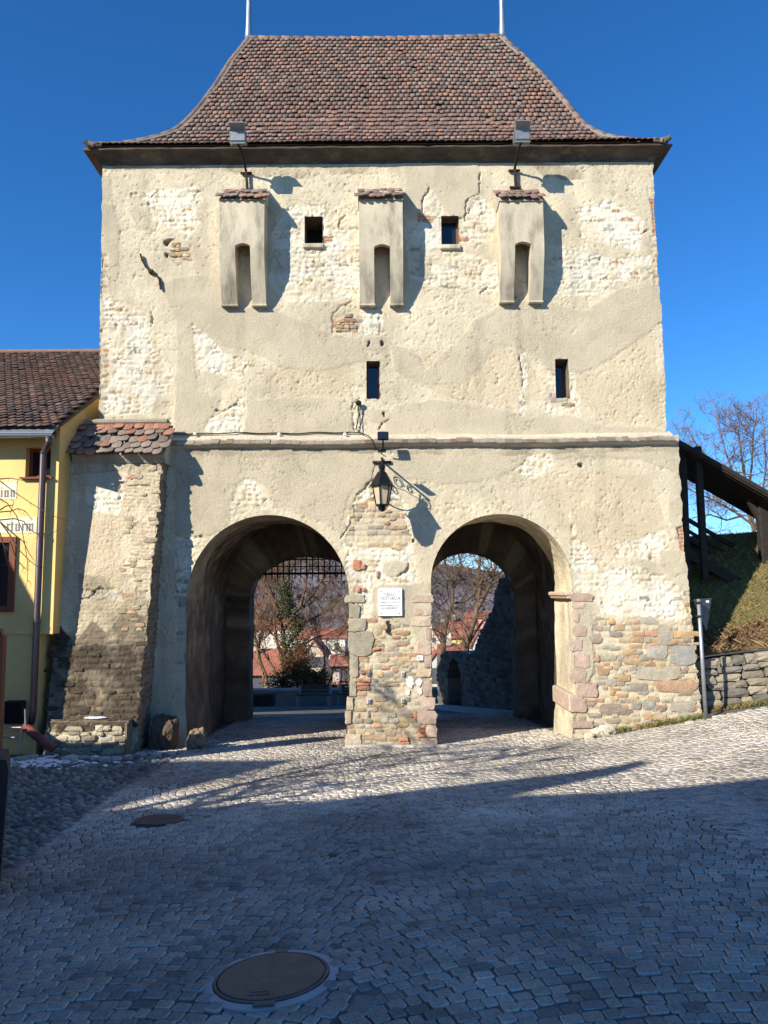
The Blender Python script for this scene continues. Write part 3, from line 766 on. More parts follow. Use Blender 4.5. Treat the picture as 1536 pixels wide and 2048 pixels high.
def passage(Af, Ab, d1, tag_, seed):
    p0 = profile(Af); p1 = profile(dict(Af, top=Af['top'] + .1), .22); p2 = profile(Ab)
    st = [(y, p0) for y in np.arange(YL - .006, YL + d1, .05)] + [(YL + d1, p0)]
    st += [(YL + d1 + .004, p0 * .5 + p1 * .5), (YL + d1 + .01, p1)] + [(y, p1) for y in np.arange(YL + d1 + .08, YB - .75, .08)]
    st += [(YB - .72, p1), (YB - .715, (p1 + p2) / 2), (YB - .71, p2)] + [(y, p2) for y in np.arange(YB - .64, YB, .08)] + [(YB, p2)]
    n = len(p0); V = np.zeros((len(st), n, 3))
    for i, (y, p) in enumerate(st): V[i, :, 0] = p[:, 0]; V[i, :, 1] = y; V[i, :, 2] = p[:, 1]
    arc = np.concatenate([[0], np.cumsum(np.hypot(*np.diff(p0, axis=0).T))]); A_ = np.repeat(arc[None], len(st), 0); Yg = V[:, :, 1]
    ns = .03 * fbm(A_, Yg, 2.2, 4, seed) + .015 * fbm(A_, Yg, 9, 3, seed + 5)
    ns *= np.clip((Yg - YL) / .15, 0, 1)
    cen = np.array([(Af['cx'], Af['zs'] - .3)]); dx = V[:, :, 0] - Af['cx']; dz = np.maximum(V[:, :, 2] - Af['zs'], 0); L = np.hypot(dx, dz) + 1e-6
    V[:, :, 0] += ns * dx / L; V[:, :, 2] += ns * dz / L
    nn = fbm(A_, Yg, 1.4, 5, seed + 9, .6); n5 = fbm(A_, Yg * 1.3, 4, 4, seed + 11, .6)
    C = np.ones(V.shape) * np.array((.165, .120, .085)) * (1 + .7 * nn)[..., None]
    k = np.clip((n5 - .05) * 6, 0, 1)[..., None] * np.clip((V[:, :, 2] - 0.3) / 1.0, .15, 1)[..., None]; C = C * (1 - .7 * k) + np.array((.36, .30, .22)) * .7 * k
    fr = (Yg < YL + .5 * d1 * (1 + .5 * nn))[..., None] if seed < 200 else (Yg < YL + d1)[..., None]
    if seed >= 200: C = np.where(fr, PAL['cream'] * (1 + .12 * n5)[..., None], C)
    else: C = np.where(fr & (V[:, :, 2:] > Af['zs']), PAL['tan'] * .62 * (1 + .5 * n5)[..., None], C)  # front of the left soffit painted lighter for its reflected light
    m = len(st); i = np.arange((m - 1) * n).reshape(m - 1, n)[:, :-1].ravel(); Q = np.stack([i, i + n, i + n + 1, i + 1], 1)
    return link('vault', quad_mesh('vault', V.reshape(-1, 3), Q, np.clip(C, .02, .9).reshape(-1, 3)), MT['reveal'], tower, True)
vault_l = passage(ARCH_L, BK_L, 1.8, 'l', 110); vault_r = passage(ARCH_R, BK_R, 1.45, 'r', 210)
def fill_wall(name, Y, x0, x1, z0, z1, holes, flip=False):
    m = MB()
    # back face with the two arches left open, built of vertical strips
    xs = sorted(set([x0, x1] + [float(v) for A in holes for v in np.linspace(A['cx'] - A['hw'] - .02, A['cx'] + A['hw'] + .02, 25)]))
    for a, b in zip(xs[:-1], xs[1:]):
        def lo(x):
            for A in holes:
                q = (x - A['cx']) / (A['hw'] + .02)
                if abs(q) <= 1.0001: return A['zs'] + (A['top'] + .02 - A['zs']) * math.sqrt(max(0, 1 - q * q)), True
            return z0, False
        mid = lo((a + b) / 2)[1]
        za = lo(a)[0] if mid else z0; zb = lo(b)[0] if mid else z0
        m.add([(a, Y, za), (b, Y, zb), (b, Y, z1), (a, Y, z1)], [(3, 2, 1, 0)], (.5, .42, .3))
    return m.build(name, MT['plaster'], tower)
fill_wall('back_wall', YB + .002, XL0 + .02, XR0 - .02, -1.9, ZWT + .25, [BK_L, BK_R])

# ---- window shafts
def window(f, glass_y, bars, blue=False):
    x0, x1, z0, z1 = f.rect; m = MB(); Y0 = YU - .006; Y1 = YU + .55; e = .004
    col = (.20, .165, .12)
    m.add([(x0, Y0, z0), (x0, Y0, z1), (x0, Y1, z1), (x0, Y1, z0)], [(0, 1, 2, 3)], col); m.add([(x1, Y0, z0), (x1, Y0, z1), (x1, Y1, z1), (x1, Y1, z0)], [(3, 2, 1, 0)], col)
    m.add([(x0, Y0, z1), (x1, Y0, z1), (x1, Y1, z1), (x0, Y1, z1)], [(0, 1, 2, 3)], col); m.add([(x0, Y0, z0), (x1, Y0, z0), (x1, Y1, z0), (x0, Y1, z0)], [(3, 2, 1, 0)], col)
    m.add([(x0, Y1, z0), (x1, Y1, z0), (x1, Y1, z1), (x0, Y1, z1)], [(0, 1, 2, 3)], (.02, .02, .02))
    win = m.build('window', MT['reveal'], tower)
    if glass_y:
        fr = MB(); b = .035; yy = YU + glass_y
        for (c, d) in ((((x0 + b / 2), yy, (z0 + z1) / 2), (b, .04, z1 - z0 - .004)), (((x1 - b / 2), yy, (z0 + z1) / 2), (b, .04, z1 - z0 - .004)),
                       (((x0 + x1) / 2, yy, z0 + b / 2), (x1 - x0 - 2 * b, .04, b)), (((x0 + x1) / 2, yy, z1 - b / 2), (x1 - x0 - 2 * b, .04, b))):
            fr.box(c, d)
        fr.build('frame', MT['woodred'], win)
        pn = MB(); pn.box(((x0 + x1) / 2, yy, (z0 + z1) / 2), (x1 - x0 - 2 * b, .008, z1 - z0 - 2 * b)); pn.build('pane', MT['glass'], win)
    return win
window(WINS[0], 0, 0); w2 = window(WINS[1], .22, 0); window(WINS[2], .25, 0); window(WINS[3], .30, 0)
for k in (0, 1):
    x0, x1, z0, z1 = WINS[k].rect; m = MB(); m.box(((x0 + x1) / 2, YU - .015, z0 - .055), (x1 - x0 + .07, .09, .10), bev=.02); m.build('sill', MT['render'], tower)
# ---- cornice: coved plaster band under the eaves
YE = 13.93
ZE = P(768, 287, YE).z
XEL = P(176, 290, YE).x; XER = P(1334, 281, YE).x
def cornice():
    prof = [(0, 0), (.02, .015), (.035, .03), (.03, .05), (.06, .10), (.12, .165), (.20, .215), (.27, .24), (.285, .26), (.285, .30)]
    sc = (YU - YE - .03) / .285; zs = (ZE - .03 - (ZWT - .02)) / .30
    n = 120; x0 = float(np.interp(ZWT, *edge(LU))); x1 = float(np.interp(ZWT, *edge(RU)))
    V = []; Q = []; m = len(prof)
    path = []                                    # (base point, outward direction)
    for y in np.linspace(YB, YU, 12)[:-1]: path.append((x0, y, -1, 0))
    path.append((x0, YU, -1, -1))
    for t in np.linspace(0, 1, n)[1:-1]: path.append((x0 + (x1 - x0) * t, YU, 0, -1))
    path.append((x1, YU, 1, -1))
    for y in np.linspace(YU, YB, 12)[1:]: path.append((x1, y, 1, 0))
    for i, (x, y, ox, oy) in enumerate(path):
        for j, (d, z) in enumerate(prof):
            k = .022 * (float(vn(i * .6, j * .9, 3)) - .5) + .012 * (float(vn(i * 1.7, j * 2.1, 5)) - .5)
            V.append((x + ox * (d * sc + k), y + oy * (d * sc + k), ZWT - .02 + z * zs))
    for i in range(len(path) - 1):
        for j in range(m - 1): a = i * m + j; Q.append((a, a + m, a + m + 1, a + 1))
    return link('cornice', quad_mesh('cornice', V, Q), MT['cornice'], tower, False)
cornice()

# ---- roof: steep hipped roof with a flared foot
YR = 16.6
ZR = P(768, 77, YR).z
FLZ = .40; FLD = .60
def roof_prof(t):
    """t in 0..1 along the slope -> (depth from the eave, height above the eave), bell-cast"""
    pts = [(0, 0), (FLD * .5, FLZ * .42), (FLD, FLZ), (FLD + .32, FLZ + .48), (YR - YE, ZR - ZE)]
    # smooth polyline by arc length
    P_ = np.array(pts); s = np.concatenate([[0], np.cumsum(np.hypot(*np.diff(P_, axis=0).T))]); s /= s[-1]
    return float(np.interp(t, s, P_[:, 0])), float(np.interp(t, s, P_[:, 1]))
TS = np.linspace(0, 1, 200); RP = np.array([roof_prof(t) for t in TS])
def hit_roof(px, py):
    d = ray(px, py); best = None
    for (dd, zz) in RP:
        Y = YE + dd; t = Y / d.y; z = EYE.z + d.z * t; e = z - (ZE + zz)
        if best is None or abs(e) < best[0]: best = (abs(e), d.x * t, Y, ZE + zz, dd)
    return best
HL = [(176, 290), (280, 285), (345, 268), (372, 246), (402, 212), (432, 172), (462, 123), (485, 95), (497, 76)]
HR = [(1334, 281), (1205, 273), (1165, 250), (1122, 196), (1082, 150), (1042, 110), (1016, 88), (1006, 81)]
def hipcurve(lst, first):
    o = [(0.0, first)]
    for (x, y) in lst[1:]:
        b = hit_roof(x, y); o.append((b[3] - ZE, b[1]))
    o[-1] = (ZR - ZE, o[-1][1]); o.sort(); return np.array(o)
hl = hipcurve(HL, XEL); hr = hipcurve(HR, XER)
def hx(h, z): return float(np.interp(z, h[:, 0], h[:, 1]))
def dof(z): return float(np.interp(z, RP[:, 1], RP[:, 0]))
ridge_sag = lambda x: -.05 * math.sin(math.pi * (x - hl[-1, 1]) / (hr[-1, 1] - hl[-1, 1]))
YBK = 2 * YR - YE
def roof_shell():
    m = MB(); zs = np.linspace(0, ZR - ZE, 40)
    rows = [(hx(hl, z), hx(hr, z), YE + dof(z), YBK - dof(z), ZE + z) for z in zs]
    for a, b in zip(rows[:-1], rows[1:]):
        A = [(a[0], a[2], a[4]), (a[1], a[2], a[4]), (a[1], a[3], a[4]), (a[0], a[3], a[4])]
        B = [(b[0], b[2], b[4]), (b[1], b[2], b[4]), (b[1], b[3], b[4]), (b[0], b[3], b[4])]
        for k in range(4):
            k2 = (k + 1) % 4; m.add([A[k], A[k2], B[k2], B[k]], [(0, 1, 2, 3)], (.13, .09, .07))
    a = rows[0]; z = a[4] - .004
    m.add([(a[0], a[2], z), (a[1], a[2], z), (a[1], a[3], z), (a[0], a[3], z)], [(3, 2, 1, 0)], (.10, .08, .06))
    return m.build('roof', MT['tile'], tower)
roof = roof_shell()
TILE = [tile_template(i) for i in range(5)]
tile_me = [t.mesh('tile') for t in TILE]
TCOL = [(.30, .135, .085), (.255, .125, .085), (.22, .12, .09), (.36, .155, .085), (.27, .17, .12), (.185, .125, .095), (.33, .185, .12), (.24, .175, .125)]
def tcol(r, x, z, dark=0.0):
    v = float(vn(x * .55, z * .9, 12)); i = int(min(7, max(0, r.gauss(1.0 + v * 4, .9)))); k = r.uniform(.80, 1.10) * (1 - dark)
    c = TCOL[i]; gy = r.uniform(.25, .6); m = sum(c) / 3
    return tuple((q * (1 - gy) + m * 1.05 * gy) * k * .86 for q in c)
def tile_rows(rows, w, over, lift, r, dark=None, jit=1.0):
    """rows: list of (A, B, up, length); a tile hangs from each row point downwards"""
    out = []
    for j, (A, B, up_, ln) in enumerate(rows):
        A = np.array(A, float); B = np.array(B, float); L = np.linalg.norm(B - A)
        if L < w * .5: continue
        X = (B - A) / L; U = np.array(up_, float); U /= np.linalg.norm(U); Nn = np.cross(X, U); Nn /= np.linalg.norm(Nn)
        s = ((w * .5 * (j % 2) - A.dot(X)) % w) - w * .2
        while s < L - w * .1:
            a = math.atan2(lift, ln) + r.gauss(0, .02) * jit; U2 = U * math.cos(a) + Nn * math.sin(a); N2 = np.cross(X, U2)
            # tile top edge sits on the slope, tail lifted off it
            U2 = U * math.cos(a) - Nn * math.sin(a); N2 = np.cross(X, U2)
            rot = r.gauss(0, .018) * jit; X2 = X * math.cos(rot) + U2 * math.sin(rot); U3 = U2 * math.cos(rot) - X * math.sin(rot)
            o = A + X * (s + r.gauss(0, .004) * jit) + Nn * (.012 + r.uniform(0, .006) + .03 * (float(vn(A[0] * 0 + (A[0] + X[0] * s) * .9, A[2] * 1.1, 66)) - .4)) + U * r.gauss(0, .008) * jit + U * (-.05 if r.random() < .012 else 0)
            m = basis(o, X2 * w * .985, U3 * ln, N2)
            dk = dark(j) if dark else 0
            out.append((r.randrange(5), m, tcol(r, o[0], o[2], dk)))
            s += w
    return out
def front_rows(nrow, side='front'):
    rows = []
    for j in range(nrow):
        t = (j + 1.0) / nrow
        t = min(t, .999); d, z = roof_prof(t); d0, z0 = roof_prof(max(0, t - .02)); d1, z1 = roof_prof(min(1, t + .001))
        up_ = (0, d1 - d0, z1 - z0)
        dl, zl = roof_prof(max(0, (j - .25) / nrow)); ln = math.hypot(d - dl, z - zl)
        zb = ZE + z
        if side == 'front': rows.append(((hx(hl, z) + .03, YE + d, zb), (hx(hr, z) - .03, YE + d, zb), up_, ln))
        elif side == 'left':
            x0 = hx(hl, z); x1 = hx(hl, min(z + .1, ZR - ZE)); rows.append(((x0, YBK - d - .03, zb), (x0, YE + d + .03, zb), (x1 - x0 + 1e-4, 0, .1), ln))
        else:
            x0 = hx(hr, z); x1 = hx(hr, min(z + .1, ZR - ZE)); rows.append(((x0, YE + d + .03, zb), (x0, YBK - d - .03, zb), (x1 - x0 - 1e-4, 0, .1), ln))
    return rows
r = random.Random(21)
NR = 33
ft = tile_rows(front_rows(NR), .118, 0, .034, r, lambda j: .42 if j < 3 else (.22 if j < 5 else 0))  # foot rows tinted darker: the flare's shading is put into the tile colour
def scr(m):
    # apparent size falls with distance and with the view angle on the slope
    return m[2, 3] + .25 * abs(m[0, 3])
cand = [t for t in ft if t[1][2, 3] > ZE + FLZ + .3]; cand.sort(key=lambda t: scr(t[1])); pick = cand[:300]; pid = set(id(t) for t in pick)
for (wch, m, c) in pick: place('tile', tile_me[wch], m, c, MT['tile'], roof)
rest = [t for t in ft if id(t) not in pid] + tile_rows(front_rows(NR, 'left'), .15, 0, .03, r) + tile_rows(front_rows(NR, 'right'), .15, 0, .03, r)
scatter('roof_tiles', [template(t) for t in TILE], [t[0] for t in rest], [t[1] for t in rest], [t[2] for t in rest], MT['tile'], roof)
# hip and ridge caps with mortar
def caps(pts, name, w, first_col):
    pts = [Vector(p) for p in pts]; L = [0]
    for a, b in zip(pts[:-1], pts[1:]): L.append(L[-1] + (b - a).length)
    n = int(L[-1] / .26)
    def at(s):
        s = min(max(s, 0), L[-1]); 
        for i in range(len(L) - 1):
            if s <= L[i + 1]: return pts[i].lerp(pts[i + 1], (s - L[i]) / (L[i + 1] - L[i] + 1e-9))
        return pts[-1]
    for k in range(n):
        a = at(L[-1] * k / n - .03); b = at(L[-1] * (k + 1) / n)
        m = MB(); c = tcol(r, a.x, a.z); gg = r.random()
        if gg < .25: c = tuple(.75 * q + .25 * .2 for q in c)
        m.tube([a, b], [w * 1.12, w * .9], 9, True, c); m.build(name, MT['tile'], roof, True)
for (h, ox) in ((hl, -1), (hr, 1)):
    zz = np.linspace(0.0, ZR - ZE, 26); pp = []
    for z in zz: pp.append((hx(h, z), YE + dof(z), ZE + z + .015))
    caps(pp, 'hip_cap', .062, 0)
    m = MB(); m.tube([(p[0] - ox * .075, p[1] - .02, p[2] - .005) for p in pp], .042, 6, True, (.24, .205, .17)); m.build('mortar_fillet', MT['rubble'], roof)
caps([(hl[-1, 1] + (hr[-1, 1] - hl[-1, 1]) * t, YR, ZR + .01 - .045 * math.sin(math.pi * t)) for t in np.linspace(0, 1, 14)], 'ridge_cap', .075, 0)
# corner spurs at the eave
for (x, sg) in ((XEL, -1), (XER, 1)):
    m = MB(); m.tube([(x - sg * .25, YE + .06, ZE + .03), (x, YE + .02, ZE + .045), (x + sg * .06, YE - .02, ZE + .085)], [.06, .062, .05], 8, True, (.12, .09, .075)); m.build('corner_cap', MT['tile'], roof)
# finial rods
for (h, px) in ((hl, 497), (hr, 1005)):
    m = MB(); x = h[-1, 1]
    m.lathe((x, YR, ZR), [(.085, -.05), (.08, .15), (.066, .4), (.06, .9), (.062, 1.05)], 12)
    m.lathe((x, YR, ZR + 1.05), [(.06, 0), (.11, .03), (.13, .09), (.11, .15), (.05, .2), (.03, .8), (.02, 1.1)], 12)
    m.build('finial', MT['zinc'], roof, True)

# ---- string course with a small tiled weathering
XS0 = P(333, 888, 13.9).x; XS1 = P(1356, 876, 13.9).x
m = MB()
for k in range(60):
    a = XS0 + (XS1 - XS0) * k / 60; b = XS0 + (XS1 - XS0) * (k + 1) / 60
    wv = lambda x: .012 * math.sin(x * 1.7) + .01 * (float(vn(x * 2, 0, 4)) - .5)
    m.add([(a, YU + .05, ZLT + .01 + wv(a)), (b, YU + .05, ZLT + .01 + wv(b)), (b, 13.90, ZLB - .005 + wv(b)), (a, 13.90, ZLB - .005 + wv(a)), (a, YU, ZLB - .12), (b, YU, ZLB - .12), (b, 13.97, ZLB - .06 + wv(b)), (a, 13.97, ZLB - .06 + wv(a))],
          [(3, 2, 1, 0), (7, 6, 2, 3), (4, 5, 6, 7)], (.58, .50, .37))
course = m.build('string_course', MT['rubble'], tower)
r = random.Random(33); x = XS0 + .02
while x < XS1 - .1:
    w_ = r.uniform(.10, .19); dz = .012 * math.sin(x * 1.7) + .01 * (float(vn(x * 2, 0, 4)) - .5)
    U = np.array([0, .36, ZLT - ZLB]); U /= np.linalg.norm(U); Nn = np.cross((1, 0, 0), U)
    mb = MB(); k = r.uniform(.6, 1.1); c0 = (.27, .235, .19) if r.random() < .75 else (.24, .17, .13)
    R = Matrix(((1, 0, 0), tuple(U), tuple(Nn))).transposed()
    mb.box(Vector((x + w_ / 2, 13.955 + r.uniform(-.012, .012), ZLB + (ZLT - ZLB) * .22 - .012 + dz + r.uniform(-.008, .008))), (w_ * .97, .20, .022), R, tuple(q * k for q in c0))
    mb.build('tile', MT['tile'], course); x += w_
for k in range(26):      # thin mortar and lichen crust lumps on the ledge
    xx = r.uniform(XS0, XS1)
# ---- cables clipped along the ledge
cab = MB(); pts = []
for t in np.linspace(0, 1, 60):
    px = 345 + (722 - 345) * t; q = P(px, 867 - 1.5 * t + .9 * math.sin(t * 31) + .8 * math.sin(t * 13), 14.215); pts.append(q)
cab.tube(pts, .011, 5)
cab.tube([P(722, 866, 14.2), P(712, 858, 14.2), P(718, 830, 14.19), P(716, 805, 14.19)], .012, 5)
cab.tube([P(722, 866, 14.2), P(738, 872, 14.0), P(747, 885, 13.86), P(752, 898, 13.9), P(760, 903, 13.9)], .010, 5)
cab.tube([P(720, 862, 14.2), P(720, 825, 14.19), P(722, 806, 14.19)], .009, 5)
cable = cab.build('cable', MT['blackplastic']); tag(cable, 'thin black cable clipped along the ledge towards the lantern', 'cable')
jb = MB(); q = P(717, 806, 14.16); jb.box(q, (.11, .09, .10), bev=.03); jb.tube([q + Vector((0, 0, -.05)), q + Vector((0, .0, -.14))], .02, 8)
tag(jb.build('junction_box', MT['blackplastic']), 'small black junction box beside the central slit window', 'junction box')
for px in (390, 558, 690):
    m = MB(); m.lathe(P(px, 868, 14.17), [(.0, -.02), (.03, -.015), (.035, .0), (.028, .02), (.0, .026)], 8); m.build('cable_clip', MT['snow'], cable)

# ---- machicolation boxes
def machicolation(x0, x1, s0, s1, ytop, yslot, ybot):
    e = empty_part = None
    yf = YU - .42
    A = P(x0, ytop, yf); B = P(x1, ytop, yf); zt = A.z; zs = P((x0 + x1) / 2, yslot, yf).z; zb = P((x0 + x1) / 2, ybot, YU - .16).z
    X0, X1 = A.x, B.x; S0, S1 = P(s0, yslot, yf).x, P(s1, yslot, yf).x
    m = MB()
    def leg(a, b):
        n = 16; prof = [(yf, zt)]
        for k in range(n + 1):
            t = k / n; z = zs - .06 + (zb - zs + .06) * t; d = .42 - (.42 - .11) * (t ** 1.35); prof.append((YU - d, z))
        for i in range(len(prof) - 1):
            (ya, za), (yb, zb_) = prof[i], prof[i + 1]; tp = .02 * i / n
            m.add([(a, ya, za), (b, ya, za), (b, yb, zb_), (a, yb, zb_)], [(3, 2, 1, 0)])
            m.add([(a, ya, za), (a, yb, zb_), (a, YU + .05, zb_), (a, YU + .05, za)], [(0, 3, 2, 1)])
            m.add([(b, ya, za), (b, yb, zb_), (b, YU + .05, zb_), (b, YU + .05, za)], [(0, 1, 2, 3)])
        yb, zz = prof[-1]; m.add([(a, yb, zz), (b, yb, zz), (b, YU + .05, zz), (a, YU + .05, zz)], [(3, 2, 1, 0)])
        m.box(((a + b) / 2, YU - .06, zz - .016), (b - a + .02, .15, .03), None, (.8, .78, .75))
    leg(X0, S0); leg(S1, X1)
    pl = [Vector((S0, yf, zt)), Vector((S0, yf, zs - .02))]
    for k in range(9): t = k / 8; pl.append(Vector((S0 + (S1 - S0) * t, yf, zs - .02 + .05 * math.sin(math.pi * t))))
    pl.append(Vector((S1, yf, zt))); m.prism(pl, (0, .10, 0))
    bx_ = m.build('machicolation', MT['render'], tower)
    cp_ = MB(); cp_.prism([Vector((X0 - .02, yf - .03, zt - .01)), Vector((X0 - .02, YU + .02, zt + .40)), Vector((X0 - .02, YU + .02, zt - .01))], (X1 - X0 + .04, 0, 0), (.45, .40, .33))
    cpo = cp_.build('coping', MT['rubble'], bx_)
    U = np.array([0, .45, .18]); U /= np.linalg.norm(U); rr = random.Random(int(x0)); Nn = np.cross((1, 0, 0), U)
    rows = []
    for k, f in enumerate((.50, .95)):
        yy = yf - .05 + .45 * f; zz = zt - .01 + .42 * f
        rows.append(((X0 - .05, yy, zz), (X1 + .05, yy, zz), (0, .45, .41), .34))
    for (wch, mm, c) in tile_rows(rows, .145, 0, .028, rr, None, 2.0):
        c = tuple(q * 1.25 for q in c); place('tile', tile_me[wch], mm, c, MT['tile'], bx_)
machicolation(440, 529, 470, 500, 400, 489, 607); machicolation(718, 805, 748, 780, 400, 491, 606); machicolation(1000, 1086, 1030, 1062, 402, 486, 600)

# ---- wrought iron S-anchor
m = MB(); q = [(281, 508), (284, 520), (291, 533), (302, 543), (312, 549), (319, 560), (321, 576)]
pts = [P(x, y, YU - .05) for x, y in q]
for a, b in zip(pts[:-1], pts[1:]): m.bar(a, b + (b - a) * .15, .028, .05, (0, -1, 0))
m.box(P(302, 543, YU - .04), (.09, .08, .07), bev=.01)
m.build('wall_anchor', MT['rustiron'], tower)

# ---- portcullis
pc = MB(); yp = YB - .33
pcx0 = P(505, 1150, yp).x; pcx1 = BK_L['cx'] + BK_L['hw'] + .1
zr = [P(600, y, yp).z for y in (1147, 1133, 1119, 1105)]
gate = MB(); gate.bar((pcx0, yp, zr[0]), (pcx1, yp, zr[0]), .06, .055); gate = gate.build('portcullis', MT['wood'], tower)
for z in zr[1:]: m = MB(); m.bar((pcx0, yp, z), (pcx1, yp, z), .03, .026); m.build('bar', MT['wood'], gate)
x = pcx0 + .05; ztip = P(600, 1163, yp).z
while x < pcx1:
    m = MB(); m.tube([(x, yp - .035, zr[3] + .25), (x, yp - .035, ztip + .12), (x, yp - .035, ztip)], [.016, .018, .002], 6); m.build('spike', MT['wood'], gate); x += .143

# ---- dressed blocks on the jambs and pier, and rubble stones
def shade(c, a, b):
    k = r.uniform(a, b); m_ = (.46, .39, .28); d = r.uniform(.0, .30)
    return tuple((v * (1 - d) + w_ * d) * k for v, w_ in zip(c, m_))
STN = [stone_template(100 + i) for i in range(6)]; stn_me = [t.mesh('stone') for t in STN]
BLK = [stone_template(200 + i, .60, .10) for i in range(6)]; blk_me = [t.mesh('block') for t in BLK]
def stone_at(px0, px1, py0, py1, Y, depth, col, parent, dressed=False, rot=0.0, name=None):
    a = P(px0, py1, Y); b = P(px1, py0, Y); c = (a + b) / 2; wx, wz = (b.x - a.x), (b.z - a.z)
    m = basis((c.x, Y, c.z), np.array([math.cos(rot), 0, math.sin(rot)]) * wx, np.array([0, depth, 0]), np.array([-math.sin(rot), 0, math.cos(rot)]) * wz)
    lst = blk_me if dressed else stn_me
    return place(name or ('block' if dressed else 'stone'), lst[r.randrange(len(lst))], m, col, MT['stone'], parent)
r = random.Random(77)
GREYB = (.36, .32, .235); PINK = (.47, .335, .265); PINK2 = (.54, .41, .30)
for q in [(689, 729, 1190, 1205, GREYB), (697, 719, 1208, 1236, GREYB), (697, 732, 1237, 1263, GREYB), (698, 746, 1264, 1311, GREYB), (699, 717, 1312, 1353, GREYB), (699, 712, 1355, 1392, GREYB), (693, 706, 1394, 1420, (.44, .37, .26)), (690, 702, 1422, 1448, (.46, .36, .25)),
          (690, 722, 1468, 1491, (.50, .42, .30)),
          (824, 867, 1190, 1205, PINK2), (846, 863, 1212, 1231, PINK2), (828, 846, 1216, 1230, PINK2), (822, 863, 1234, 1252, PINK2), (852, 863, 1256, 1280, PINK), (835, 863, 1283, 1309, PINK), (848, 863, 1312, 1335, PINK), (832, 862, 1338, 1354, (.50, .38, .24)), (846, 864, 1358, 1393, PINK), (842, 870, 1396, 1420, PINK), (834, 874, 1420, 1448, PINK), (852, 874, 1451, 1474, PINK), (842, 876, 1476, 1492, (.40, .27, .21))]:
    stone_at(*q[:4], YL - .004, .024, shade(q[4], .85, 1.1), lwall, True)
for q in [(1142, 1186, 1186, 1203), (1145, 1169, 1204, 1217), (1146, 1158, 1224, 1244), (1147, 1172, 1250, 1273), (1140, 1164, 1280, 1302), (1150, 1180, 1308, 1335), (1142, 1172, 1336, 1366), (1153, 1194, 1368, 1394), (1142, 1172, 1397, 1424), (1144, 1186, 1442, 1456)]:
    c = PINK if r.random() < .75 else (.42, .31, .25)
    stone_at(*q, YL - .004, .022, shade(c, .85, 1.15), lwall, True)
# bricks in the pier
for q in [(722, 741, 1357, 1364), (712, 727, 1356, 1363), (714, 740, 1372, 1379), (712, 738, 1366, 1371), (720, 741, 1340, 1347), (838, 852, 1450, 1456), (838, 850, 1459, 1465), (836, 850, 1468, 1474), (798, 816, 1474, 1482), (800, 818, 1483, 1492), (828, 833, 1423, 1440), (746, 760, 1295, 1300), (706, 722, 1120, 1140), (722, 730, 1128, 1138), (752, 757, 1142, 1156), (712, 720, 1174, 1184), (724, 731, 1175, 1183)]:
    stone_at(*q, YL - .004, .03, shade((.50, .20, .11), .8, 1.2), lwall, True, name='brick')
# sunlit inner jamb at the right: impost and pink base block set into the reveal
def jamb_block(y0, y1, z0, z1, xf, th, col, nm):
    m = MB(); m.box((xf + th / 2 - .03, (y0 + y1) / 2, (z0 + z1) / 2), (th + .06, y1 - y0, z1 - z0), None, (1, 1, 1), .02)
    o = m.build(nm, MT['stone'], vault_r); o.color = (*col, 1)
xj = ARCH_R['cx'] + ARCH_R['hw']; zi = P(1120, 1190, YL).z
jamb_block(YL - .03, YL + 1.42, zi - .02, zi + .06, xj - .07, .10, (.56, .42, .30), 'impost'); jamb_block(YL - .02, YL + 1.40, zi - .07, zi - .02, xj - .04, .08, (.54, .39, .28), 'impost')
zb0 = P(1140, 1424, YL).z; zb1 = P(1140, 1388, YL).z
jamb_block(YL - .02, YL + 1.35, zb0, zb1, xj - .06, .2, (.50, .38, .29), 'block')
def fill(poly_px, Y, keep, hmin, hmax, wmin, wmax, parent, pal, depth=.045, skip=None, yfun=None):
    pl = wp(poly_px, Y) ; z = pl[:, 1].min(); n = 0
    while z < pl[:, 1].max():
        hh = r.uniform(hmin, hmax); x = pl[:, 0].min() + r.uniform(0, .1)
        while x < pl[:, 0].max():
            ww = r.uniform(wmin, wmax) * (.6 + hh / hmax * .6)
            c = np.array([x + ww / 2]); zc = np.array([z + hh / 2])
            if r.random() < keep and not any(float(f_(c, zc)[0]) < .12 for f_ in WINS) and pip(c, zc, pl)[0] and not (skip and skip(float(c[0]), float(zc[0]))):
                v = r.uniform(.75, 1.2); col = pal[r.randrange(len(pal))]
                Yq = (yfun(float(c[0]), float(zc[0])) if yfun else Y); rot = r.gauss(0, .06)
                f = r.uniform(.72, 1.0)
                m = basis((float(c[0]), Yq, float(zc[0]) + r.uniform(-.01, .01)), np.array([math.cos(rot), 0, math.sin(rot)]) * ww * .92, np.array([0, depth * r.uniform(.6, 1.2), 0]), np.array([-math.sin(rot), 0, math.cos(rot)]) * hh * f)
                mm_ = r.uniform(.08, .32) if sum(col) > .45 else 0.04; col = tuple((q * (1 - mm_) + p_ * mm_) * v for q, p_ in zip(col, (.46, .39, .28)))
                place('stone', stn_me[r.randrange(6)], m, col, MT['stone'], parent); n += 1
            x += ww
        z += hh
    return n
PALW = [(.47, .33, .16), (.44, .31, .16), (.38, .33, .25), (.33, .29, .23), (.46, .24, .14), (.50, .40, .26), (.34, .25, .20), (.43, .38, .30), (.52, .36, .20)]
